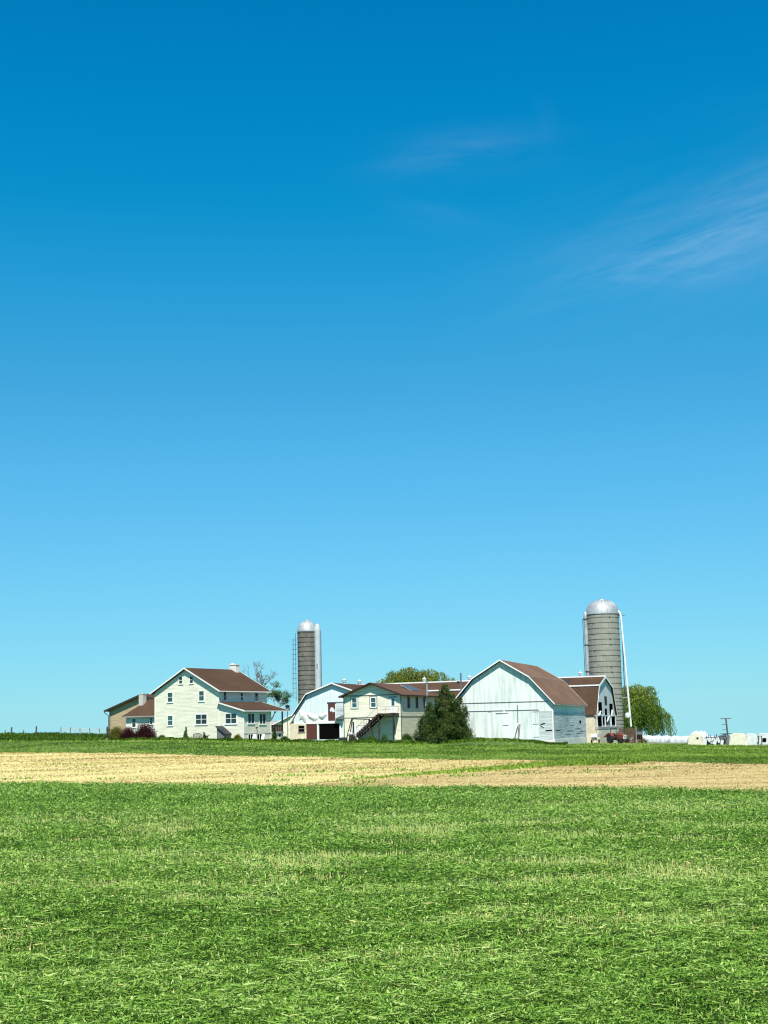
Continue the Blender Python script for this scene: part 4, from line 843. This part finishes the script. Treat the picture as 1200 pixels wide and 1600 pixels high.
shrub('narrow_conifer', 'dark narrow conifer at the corner of the farmhouse wing', -17.3, 217.3, .75, 2.2, LEAF['cedar'], .1, 1400, 10, cone=True)
shrub('round_bush', 'low round green bush below the farmhouse porch', -15.7, 216.5, 1.6, .95, LEAF['shrub'], .1, 900)
shrub('low_shrub', 'small green shrub under the farmhouse wing side windows', -20.0, 212.4, .9, .55, LEAF['shrub'], .09, 900, group='low yard shrubs')
shrub('dry_shrub', 'leafless brownish shrub in front of the swing set', -5.1, 203.2, 1.5, 1.5, LEAF['dry'], .12, 420)
shrub('garden_shrub', 'broad green shrub below the outside staircase', -2.6, 203.4, 2.5, 1.15, LEAF['shrub'], .11, 900, 12, group='shrubs below the staircase')
shrub('garden_shrub', 'spreading green shrub between the staircase foot and swing set', -4.0, 203.6, 1.6, .8, LEAF['shrub'], .11, 900, 9, group='shrubs below the staircase')
shrub('garden_shrub', 'upright bright green shrub left of the white stones', -.6, 202.4, 1.15, 1.35, LEAF['plain'], .1, 1000, 9, group='shrubs below the staircase')
shrub('garden_shrub', 'bushy green shrub between the stones and the evergreen', 2.5, 203.6, 2.0, 1.5, LEAF['shrub'], .11, 900, 11, group='shrubs below the staircase')
shrub('low_shrub', 'tiny dark shrub at the foot of the barn doors', *wb(-9.1, -.7, 0)[:2], .8, .55, LEAF['shrub'], .08, 900, 6, z=gz(*wb(-9.1, -.7, 0)[:2])-.05)
for x, y, w, h, l in ((43.2, 246, 2.2, .9, 'weedy bush at the left end of the white silage bag'), (50.6, 244, 3.0, .8, 'weedy bush in front of the white silage bag')): shrub('weedy_bush', l, x, y, w, h, LEAF['gold'], .13, 500)

# ================================================================ yard things
def bench():
    x, y = -28.45, 212.6; t = thing('garden_bench', 'curved back grey garden bench against the farmhouse front', 'bench', (x, y, gz(x, y)), rad(-31)); w = .8
    MB().box(-w, w, -.25, .25, .43, .48).build('seat', M['pole'], t)
    b = MB()
    for k in range(11):
        q = -w+.06+k*(2*w-.12)/10; b.box(q-.03, q+.03, .27, .30, .5, .88+.16*(1-(q/w)**2))
    b.tube([(-w+2*w*k/10, .285, .9+.16*(1-(-1+k*.2)**2)) for k in range(11)], .035, 6); b.build('backrest', M['pole'], t)
    for s in (-1, 1):
        for yy in (-.22, .26): MB().box(s*w-.035, s*w+.035, yy-.03, yy+.03, -.05, .9 if yy > 0 else .66).build('leg', M['greywood'], t)
        MB().box(s*w-.04, s*w+.04, -.27, .27, .64, .68).build('armrest', M['greywood'], t)
bench()
def birdbath():
    x, y = -26.75, 212.0; t = thing('birdbath', 'small stone birdbath in front of the farmhouse basement vent', 'birdbath', (x, y, gz(x, y)))
    MB().lathe([(.2, -.05), (.16, .05), (.08, .15), (.07, .55), (.12, .62)], seg=14).build('pedestal', M['slab'], t, 40)
    MB().lathe([(.1, .62), (.34, .68), (.38, .76), (.33, .75), (.05, .7)], seg=18).build('basin', M['slab'], t, 40)
birdbath()
def yard_post():
    x, y = -41.7, 213.0; t = thing('yard_post', 'short dark post with white foot left of the tan building', 'post', (x, y, gz(x, y)))
    MB().box(-.1, .1, -.1, .1, .3, 1.9).add([(-.14, -.14, 1.9), (.14, -.14, 1.9), (.14, .14, 1.9), (-.14, .14, 1.9), (0, 0, 2.1)], [(0, 1, 4), (1, 2, 4), (2, 3, 4), (3, 0, 4), (0, 3, 2, 1)]).build('shaft', M['dark'], t)
    MB().box(-.15, .15, -.15, .15, -.1, .3).build('foot', M['white'], t)
yard_post()
def fence():
    t = thing('rail_fence', 'pale rail fence between grey posts left of the tan building', 'fence', (-57, 250, 0)); A = Vector((0, 0, 0)); B = Vector((9.2, -4.2, 0)); n = 6; P = []
    for k in range(n):
        p = A+(B-A)*k/(n-1); z = gz(-57+p.x, 250+p.y); P.append(Vector((p.x, p.y, z))); MB().box(p.x-.07, p.x+.07, p.y-.07, p.y+.07, z-.3, z+1.35).build('post', M['greywood'], t)
    for k in range(n-1):
        for h in (.72, 1.2): MB().bar(P[k]+Vector((.08, -.1, h)), P[k+1]+Vector((-.02, -.1, h)), .05, .1).build('rail', M['kerb'], t)
fence()
for x, y, h, l in ((-66.9, 255, 1.35, 'thick dark fence post farthest from the rail fence'), (-68.3, 256, .85, 'thin short fence post beside the thick far post'), (-57.9 - 4.6, 255, 1.45, 'tall dark fence post standing alone on the grassy bank'), (-65.0, 256, .8, 'thin pale fence post between the two dark posts')):
    o = MB().box(-.12 if h > 1 else -.05, .12 if h > 1 else .05, -.1, .1, -.3, h).prism([(-.1, h), (.1, h), (0, h+.06)], -.08, .08).build('fence_post', M['pole']); o.location = (x, y, gz(x, y)); tag(o, l, 'fence post', 'fence posts on the bank')

def swing_set():
    x, y = -4.3, 205.2; t = thing('swing_set', 'dark timber swing set with pale slide before the staircase', 'swing set', (x, y, gz(x, y)), rad(-14)); z = 3.35
    f = MB()
    for yy in (-.9, .9): f.bar((-1.75, yy, -.1), (-.95, yy*.25, z), .12).bar((2.0, yy*1.1, -.1), (1.55, yy*.2, z-.1), .1)
    f.bar((-1.05, 0, z), (1.7, 0, z-.12), .14); f.bar((-1.5, -.6, 1.0), (-1.5, .6, 1.0), .09); f.build('frame', M['brownp'], t)
    MB().box(-1.35, -.45, -.55, .55, 1.25, 1.33).build('platform', M['brownp'], t); MB().box(-.72, -.5, -.6, -.5, 1.35, 2.9).build('ladder_panel', M['dark'], t)
    MB().box(-.48, -.25, -.55, -.42, .9, 3.0).build('side_panel', M['white'], t)
    MB().tube([(-1.3, -.7, 1.4), (-.7, -.9, 1.15), (.2, -1.2, .35), (.6, -1.35, .15)], [.18, .2, .2, .16], 8).build('slide', M['plastic'], t, 50)
    for q in (.15, 1.0):
        r = MB().tube([(q-.22, 0, z-.1), (q-.22, -.05, .75)], .02, 4).tube([(q+.22, 0, z-.1), (q+.22, -.05, .75)], .02, 4); s = r.build('swing_rope', M['steel'], t); MB().box(q-.26, q+.26, -.2, .1, .7, .76).build('swing_seat', M['dark'], s)
    MB().bar((-.1, 0, 2.35), (1.15, 0, 2.3), .07).bar((.55, 0, 1.0), (1.2, 0, 1.02), .07).build('trapeze', M['brownp'], t)
swing_set()
def cart():
    x, y = -6.45, 201.4; t = thing('garden_cart', 'black low garden cart parked before the dark bay of the gambrel barn', 'cart', (x, y, gz(x, y)), rad(-8))
    MB().prism([(-.55, .25), (.5, .25), (.62, .72), (-.62, .72)], -.4, .4).build('tub', M['dark'], t)
    for q in (-.38, .38):
        for yy in (-.45, .45):
            w = MB(); w.m = Matrix.Translation((q, yy, .2)) @ Matrix.Rotation(math.pi/2, 4, 'X'); w.lathe([(.08, -.05), (.2, -.05), (.22, 0), (.2, .05), (.08, .05)], seg=14); w.build('wheel', M['tyre'], t)
    MB().tube([(.6, 0, .35), (.95, 0, .6), (1.15, 0, 1.0)], .03, 6).build('handle', M['dark'], t)
cart()
def umbrella_table():
    x, y = -6.2, 214; t = thing('patio_table', 'dark round patio table in front of the open barn bay', 'table', (x, y, gz(x, y)))
    MB().lathe([(.8, .7), (.85, .73), (.8, .76), (.01, .78)], seg=20).build('table_top', M['steel'], t, 40)
    MB().lathe([(.3, -.05), (.06, .05), (.05, .7)], seg=12).build('pedestal', M['dark'], t, 40)
umbrella_table()
for (x0, y0, x1, y1, l) in ((-15.0, 209.0, -8.6, 203.4, 'low pale concrete kerb in front of the gambrel barn'), (-7.9, 202.2, -1.2, 201.5, 'low pale kerb edging the shrubs below the staircase'), (.5, 201.6, 4.0, 200.4, 'short pale kerb between the stones and the evergreen')):
    n = 12; m = MB()
    for k in range(n):
        a, b = k/n, (k+1)/n; xa, xb, ya, yb = x0+(x1-x0)*a, x0+(x1-x0)*b, y0+(y1-y0)*a, y0+(y1-y0)*b; za, zb = gz(xa, ya), gz(xb, yb)
        m.add([(xa, ya, za-.2), (xb, yb, zb-.2), (xb, yb+.25, zb-.2), (xa, ya+.25, za-.2), (xa, ya, za+.24), (xb, yb, zb+.24), (xb, yb+.25, zb+.24), (xa, ya+.25, za+.24)], [(0,3,2,1),(4,5,6,7),(0,1,5,4),(1,2,6,5),(2,3,7,6),(3,0,4,7)])
    tag(m.build('garden_kerb', M['kerb']), l, 'kerb', 'garden kerbs')
for x, y, s, l in ((-3.2, 201.2, .3, 'small white rounded stone on the kerb below the staircase'), (.8, 201.5, .42, 'large pale boulder beside the upright bright shrub'), (1.6, 201.3, .5, 'flat pale boulder right of the large one'), (1.15, 200.9, .28, 'smaller brownish stone in front of the pale boulders')):
    bm = bmesh.new(); bmesh.ops.create_icosphere(bm, subdivisions=3, radius=s)
    for v in bm.verts: v.co *= 1+.22*(vnoise(np.array([v.co.x*4/s+x]), np.array([v.co.y*4/s+v.co.z*3/s]))[0]-.5); v.co.z *= .6
    me = bpy.data.meshes.new('garden_stone'); bm.to_mesh(me); bm.free(); me.materials.append(M['rock']); o = link(bpy.data.objects.new('garden_stone', me)); o.location = (x, y, gz(x, y)+s*.3); tag(o, l, 'stone', 'garden stones')
def birdhouse():
    x, y = -15.9, 226.5; t = thing('birdhouse_pole', 'dark birdhouse on a pole above the porch roof end', 'birdhouse', (x, y, gz(x, y)))
    MB().tube([(0, 0, -.2), (0, 0, 4.9)], .06, 6).build('pole', M['pole'], t)
    MB().box(-.35, .35, -.3, .3, 4.6, 5.0).box(-.3, .3, -.25, .25, 5.05, 5.3).build('box', M['pole'], t); MB().prism([(-.55, 5.3), (.55, 5.3), (0, 5.6)], -.4, .4).build('roof', M['roof_dark'], t)
birdhouse()
def mast():
    x, y = 11.7, 229; t = thing('service_mast', 'slim grey service mast standing before the long barn roof', 'mast', (x, y, gz(x, y)))
    MB().tube([(0, 0, -.3), (0, 0, 7.6)], .09, 8).build('lower_pole', M['galv'], t); MB().tube([(0, 0, 7.6), (0, 0, 10.9)], .13, 8).build('upper_pole', M['steel'], t)
    MB().box(-.6, -.25, -.15, .15, 9.15, 9.6).box(-.3, -.1, -.05, .05, 9.3, 9.4).build('junction_box', M['dark'], t)
mast()
def far_house():
    x, y = -22.2, 300; t = thing('distant_house', 'small distant house with grey and brown roof seen through the porch', 'house', (x, y, gz(x, y)), rad(-25))
    MB().prism([(-2, -1), (7, -1), (7, 3.2), (2.5, 5.0), (-2, 3.2)], 0, 8).build('wall', M['cream2'], t)
    roof(t, [(-2.6, 2.95), (2.5, 5.1), (7.6, 2.95)], -.4, 8.4, M['roof_tan'], .15, M['white'], .2); window(t, 'f', 0, 3, 4, 1, 2.2, M['white'])
    MB().box(-9, -2.0, 1, 7, -1, 2.3).build('low_wing', M['block'], t); MB().prismx([(.6, 2.3), (7.4, 2.3), (4, 3.9)], -9.3, -2.05).build('low_roof', M['slab'], t)
far_house()

# ---- machines and pens by the long barn gable
def tractor():
    x, y = 35.1, 221.6; t = thing('tractor', 'faded red tractor with black tyres facing out beside the barn gable', 'tractor', (x, y, gz(x, y)-.02), rad(-155))
    # local +y is forward
    MB().add([(-.36, .35, .75), (.36, .35, .75), (.33, 2.0, .8), (-.33, 2.0, .8), (-.38, .35, 1.42), (.38, .35, 1.42), (.3, 2.0, 1.3), (-.3, 2.0, 1.3), (-.22, .4, 1.55), (.22, .4, 1.55), (.18, 1.95, 1.42), (-.18, 1.95, 1.42)],
             [(0,3,2,1),(0,1,5,4),(1,2,6,5),(3,0,4,7),(2,3,7,6),(4,5,9,8),(5,6,10,9),(7,4,8,11),(6,7,11,10),(8,9,10,11)]).build('hood', M['redp'], t)
    MB().box(-.28, .28, 1.98, 2.08, .72, 1.32).build('grille', M['white'], t); g = MB()
    for k in range(5): g.box(-.24, .24, 2.082, 2.1, .8+k*.1, .84+k*.1)
    g.build('grille_bar', M['dark'], t)
    for s in (-1, 1): h = MB(); h.m = Matrix.Translation((s*.2, 2.1, 1.22)) @ Matrix.Rotation(-math.pi/2, 4, 'X'); h.lathe([(.09, -.06), (.1, 0), (.08, .03), (.01, .05)], seg=12); h.build('headlight', M['galv'], t)
    MB().box(-.3, .3, -.9, .4, .55, 1.0).build('gearbox', M['dark'], t)
    MB().box(-.9, .9, -.62, -.48, .68, .82).build('rear_axle', M['dark'], t); MB().box(-.7, .7, 1.55, 1.68, .36, .48).build('front_axle', M['redp'], t)
    def wheel(s, yy, r, w, nm):
        o = MB(); o.m = Matrix.Translation((s, yy, r)) @ Matrix.Rotation(math.pi/2, 4, 'Y'); o.lathe([(r*.55, -w*.45), (r*.9, -w*.5), (r, -w*.3), (r, w*.3), (r*.9, w*.5), (r*.55, w*.45)], seg=28)
        for k in range(18):
            a = 2*math.pi*k/18; o.bar((math.cos(a)*r, math.sin(a)*r, -w*.45), (math.cos(a+.18)*r*1.02, math.sin(a+.18)*r*1.02, w*.45), .06, .05)
        q = o.build('tyre', M['tyre'], t, 40); i = MB(); i.m = o.m; i.lathe([(r*.56, -w*.3), (r*.5, -w*.1), (.12, -.04), (.12, .06), (r*.5, w*.1), (r*.56, w*.3)], seg=20); i.build('rim', M['redp'], q, 40)
    for s in (-.95, .95): wheel(s, -.55, .74, .42, 'rear')
    for s in (-.68, .68): wheel(s, 1.62, .40, .22, 'front')
    for s in (-1, 1): MB().prismx([(-1.3, 1.0), (-1.15, 1.5), (-.7, 1.68), (-.15, 1.58), (.1, 1.2), (.0, 1.2), (-.2, 1.5), (-.7, 1.6), (-1.1, 1.44), (-2.27, 1.0)], s*.9-.25, s*.9+.25).build('fender', M['redp'], t)
    MB().box(-.26, .26, -.85, -.4, 1.15, 1.24).box(-.26, .26, -.9, -.82, 1.24, 1.6).build('seat', M['dark'], t)
    w = MB(); w.m = Matrix.Translation((0, .15, 1.75)) @ Matrix.Rotation(rad(35), 4, 'X'); w.tube([(.2*math.cos(k*.7854), .2*math.sin(k*.7854), 0) for k in range(9)], .02, 6); w.build('steering_wheel', M['dark'], t); MB().tube([(0, .4, 1.4), (0, .15, 1.75)], .03, 6).build('steering_column', M['dark'], t)
    MB().tube([(.15, 1.3, 1.45), (.15, 1.3, 2.2)], .045, 8).build('exhaust', M['hoop'], t)
    for s in (-1, 1): MB().bar((s*.5, -1.0, 1.0), (s*.5, -.95, 2.3), .07).build('roll_bar', M['dark'], t)
    MB().box(-.55, .55, -1.0, -.9, 2.3, 2.37).build('roll_bar_top', M['dark'], t)
tractor()
def pen():
    x, y = 36.0, 225.0; t = thing('slatted_gate', 'rusty brown slatted gate leaning behind the red tractor', 'gate', (x, y, gz(x, y)), rad(-6)); m = MB()
    for k in range(12): q = k*.21; m.box(q, q+.15, -.02, .02, .05, 2.35+.12*math.sin(k*2.3))
    m.build('slats', M['wood'], t); f = MB()
    for z in (.4, 1.3, 2.15): f.box(-.1, 2.6, .021, .09, z-.07, z+.07)
    f.build('rail', M['wood'], t)
    for q in (-.1, 2.6): MB().box(q-.08, q+.08, -.03, .13, -.3, 2.6).build('post', M['greywood'], t)
pen()
def wagon():
    x, y = 39.1, 226.5; t = thing('feed_wagon', 'dark slatted feed wagon between the brown gate and silage bag', 'wagon', (x, y, gz(x, y)), rad(-10))
    MB().box(-.75, .75, -1.5, 1.5, .55, .68).build('bed', M['brownp'], t); MB().box(-.72, .72, -1.45, 1.45, 1.35, 2.1).build('upper_panel', M['steel'], t)
    MB().prism([(-.85, 2.1), (.85, 2.02), (.85, 2.1), (-.85, 2.25)], -1.6, 1.6).build('cover', M['dark'], t)
    MB().box(-.66, .66, -1.38, 1.38, .68, 1.35).build('inner_box', M['black'], t); s = MB()
    for k in range(6): q = -.72+k*.27; s.bar((q, -1.47, .3), (q+.07, -1.47, 1.45), .07, .05)
    for k in range(8): q = -1.4+k*.38; s.bar((.72, q, .3), (.72, q, 1.4), .05, .07)
    s.build('slats', M['wood'], t)
    for q in (-.6, .6):
        for yy in (-1.0, 1.0):
            w = MB(); w.m = Matrix.Translation((q, yy, .3)) @ Matrix.Rotation(math.pi/2, 4, 'Y'); w.lathe([(.1, -.08), (.28, -.09), (.32, 0), (.28, .09), (.1, .08)], seg=16); w.build('wheel', M['tyre'], t)
    MB().box(.78, .98, -1.2, .5, 1.2, 1.9).build('side_tank', M['plastic'], t)
wagon()
def trailer():
    x, y = 31.55, 220.6; t = thing('utility_trailer', 'small white utility trailer parked between white barn and barn gable', 'trailer', (x, y, gz(x, y)), rad(-20))
    MB().box(-.5, .5, -.7, .7, .95, 1.5).build('box', M['white'], t); MB().box(-.55, .55, -.8, .8, .5, .62).build('bed', M['greywood'], t); MB().box(-.45, .1, -.6, .6, .62, .95).build('crate', M['steel'], t)
    for s in (-.58, .58): w = MB(); w.m = Matrix.Translation((s, .1, .3)) @ Matrix.Rotation(math.pi/2, 4, 'Y'); w.lathe([(.1, -.08), (.28, -.08), (.3, 0), (.28, .08), (.1, .08)], seg=16); w.build('wheel', M['tyre'], t)
    MB().bar((0, -.8, .5), (0, -1.8, .4), .08).build('tongue', M['dark'], t)
trailer()

def bag(label, x0, y0, x1, y1, r, h, seed, name='silage_bag'):
    z = min(gz(x0, y0), gz(x1, y1)); t = MB(); n = 40; seg = 20; V = []; rg = random.Random(seed); L = math.hypot(x1-x0, y1-y0); ux, uy = (x1-x0)/L, (y1-y0)/L; F = []
    for i in range(n):
        f = i/(n-1); e = min(1, min(f, 1-f)*L/1.1+.12)**.5; w = r*e*(1+.05*math.sin(i*1.7)+rg.gauss(0, .02)); hh = h*e*(1+.04*math.sin(i*.8+seed)+rg.gauss(0, .015)); cx, cy = (x1-x0)*f, (y1-y0)*f; g0 = gz(x0+cx, y0+cy)-z
        for k in range(seg):
            a = math.pi*k/(seg-1); q = math.cos(a)*w; V.append((cx-uy*q, cy+ux*q, g0-.08+max(0, math.sin(a))**.6*hh))
    for i in range(n-1):
        for k in range(seg-1): F.append((i*seg+k, i*seg+k+1, (i+1)*seg+k+1, (i+1)*seg+k))
    F += [tuple(range(seg)), tuple((n-1)*seg+k for k in range(seg-1, -1, -1))]
    t.add(V, F); o = t.build(name, M['plastic'], None, 60); o.location = (x0, y0, z); return tag(o, label, 'silage bag', 'white silage bags')
bag('long white silage bag ending beside the slatted feed wagon', 42.2, 252, 49.0, 247, 1.3, 1.25, 1)
bag('white silage bag reaching right behind the cream hutch', 47.4, 245.5, 56.5, 240, 1.3, 1.2, 4)
bag('tall white silage bag end heaped behind the lone cream hutch', 46.8, 226, 50.4, 225, 1.3, 2.0, 9)

def hutch(label, x, y, w, h, L, rz, mat, hole=(.16, .62, .16), group='calf hutches', front=0):
    t = thing('calf_hutch', label, 'calf hutch', (x, y, gz(x, y)-.03), rad(rz), group); b = w/2; tpw = b*.82
    prof = [(-b, 0), (b, 0), (tpw, h*.80), (tpw*.82, h*.95), (tpw*.5, h), (-tpw*.5, h), (-tpw*.82, h*.95), (-tpw, h*.80)]
    MB().prism(prof, 0, L).build('shell', mat, t); r = MB()
    for yy in (L*.3, L*.62):
        p = [(q*1.025, z*1.02) for q, z in prof]; r.prism(p, yy, yy+.12)
    r.build('rib', mat, t)
    cx, cz, rr = hole; MB().prism([(cx*b*2-rr+rr*.0, cz*h-rr*.9), (cx*b*2+rr*.7, cz*h-rr*.9), (cx*b*2+rr*.9, cz*h+rr*.8), (cx*b*2-rr*.9, cz*h+rr*.9)], -.03, -.004).build('vent_opening', M['black'], t)
    return t
hutch('lone cream calf hutch with a dark vent hole facing the field', 44.5, 209.5, 2.15, 1.6, 2.2, -17, M['hutch'])
hutch('cream calf hutch at the near end of the hutch row', 49.95, 206, 2.6, 1.72, 2.3, -10, M['hutch'], (.2, .55, .02))
hutch('weathered white hutch next to the cream one in the row', 52.05, 206.6, 1.75, 1.68, 2.3, -8, M['hutch_w'], (.0, .35, .04))
hutch('white hutch with black doorway and steel posts at photo edge', 53.95, 206.6, 1.95, 1.72, 2.3, -8, M['hutch_w'], (-.08, .45, .32))
hutch('white hutch past the black doorway one in the row', 56.1, 206.8, 1.9, 1.7, 2.3, -8, M['hutch_w'], (0, .45, .3))
for q, l in ((52.75, 'thin steel post left of the black hutch doorway'), (53.2, 'second thin steel post beside the black hutch doorway')):
    o = MB().box(-.045, .045, -.04, .04, -.2, 1.35).box(-.1, .1, -.05, .05, 1.2, 1.3).build('pen_post', M['dark']); o.location = (q, 205.9, gz(q, 205.9)); tag(o, l, 'post', 'pen posts')
def implement():
    x, y = 47.0, 209.5; t = thing('hay_tedder', 'old farm implement of dark bars and pale panels between hutches', 'farm implement', (x, y, gz(x, y)), rad(-8)); rg = random.Random(4); m = MB()
    for k in range(16):
        q = -1.2+k*.19; m.bar((q, rg.uniform(-.4, .6), -.05), (q+rg.gauss(.12, .25), rg.uniform(-.3, .5), rg.uniform(.8, 1.75-.3*abs(q))), .07)
    m.bar((-1.2, 0, .55), (1.8, .1, .6), .12).bar((-1.1, .3, 1.05), (1.9, .2, 1.2), .1); m.build('frame', M['dark'], t)
    for k, (q, z, w, h, a) in enumerate(((-1.15, .25, .55, .95, .1), (-.45, .75, .5, .55, -.5), (.25, .35, .5, .8, .45), (.85, .6, .35, .7, -.3), (1.3, .3, .4, .7, .2))):
        p = MB(); p.m = Matrix.Translation((q, -.35, z)) @ Matrix.Rotation(a, 4, 'Y'); p.box(-w/2, w/2, -.03, .03, -.25, h-.25); p.build('panel', M['hutch_w'], t)
    for q in (-.8, .45, 1.45): w = MB(); w.m = Matrix.Translation((q, -.1, .35)) @ Matrix.Rotation(math.pi/2, 4, 'X'); w.lathe([(.28, -.06), (.36, -.05), (.38, 0), (.36, .05), (.28, .06)], seg=18); w.build('wheel', M['tyre'], t)
    MB().prism([(1.0, 0), (2.5, 0), (2.5, 1.35), (1.9, 1.55), (1.0, 1.3)], .5, 1.5).build('hopper', M['steel'], t); MB().box(1.3, 3.0, .4, 1.6, 1.56, 1.63).build('hopper_lid', M['dark'], t)
implement()
def pole():
    x, y = 105.6, 450; z = gz(x, y); t = thing('utility_pole', 'distant utility pole with three crossarms on the skyline', 'utility pole', (x, y, z)); H = 2.85-z
    MB().tube([(.45, 0, -.3), (-.1, 0, H)], [.3, .24], 10).build('shaft', M['pole'], t)
    MB().box(-1.75, 1.5, -.12, .12, H-.28, H-.08).build('crossarm', M['pole'], t)
    for d, l in ((1.9, 1.5), (3.6, 1.5)): MB().box(-l, .1, -.1, .1, H-d-.1, H-d+.06).build('crossarm', M['pole'], t)
    for q in (-1.6, -.8, .8, 1.4): MB().lathe([(.07, H-.08), (.1, H+.05), (.05, H+.18)], q, 0, 8).build('insulator', M['slab'], t)
pole()
def gravel():
    for nm, pts, mat in (('gravel_path', [(29.3, 214.5), (33, 211.5), (40, 216.5), (45, 219), (45, 220.5), (39, 219), (33.5, 215.5), (30.2, 219)], plain('pale_gravel', (.42, .38, .27), .95, .25, 3, bmp=.4)), ('bare_soil', [(46.5, 201.5), (49, 199.8), (60, 196), (60, 202), (50, 203.6), (47.5, 203)], plain('bare_soil', (.20, .15, .09), .95, .3, 2, bmp=.4))):
        bm = bmesh.new(); vs = [bm.verts.new((x, y, 0)) for x, y in pts]; f = bm.faces.new(vs); bmesh.ops.triangulate(bm, faces=[f]); bmesh.ops.subdivide_edges(bm, edges=bm.edges[:], cuts=5, use_grid_fill=True)
        for v in bm.verts: v.co.z = gz(v.co.x, v.co.y)+.05
        me = bpy.data.meshes.new(nm); bm.to_mesh(me); bm.free(); me.materials.append(mat); link(bpy.data.objects.new(nm, me))['kind'] = 'structure'
gravel()
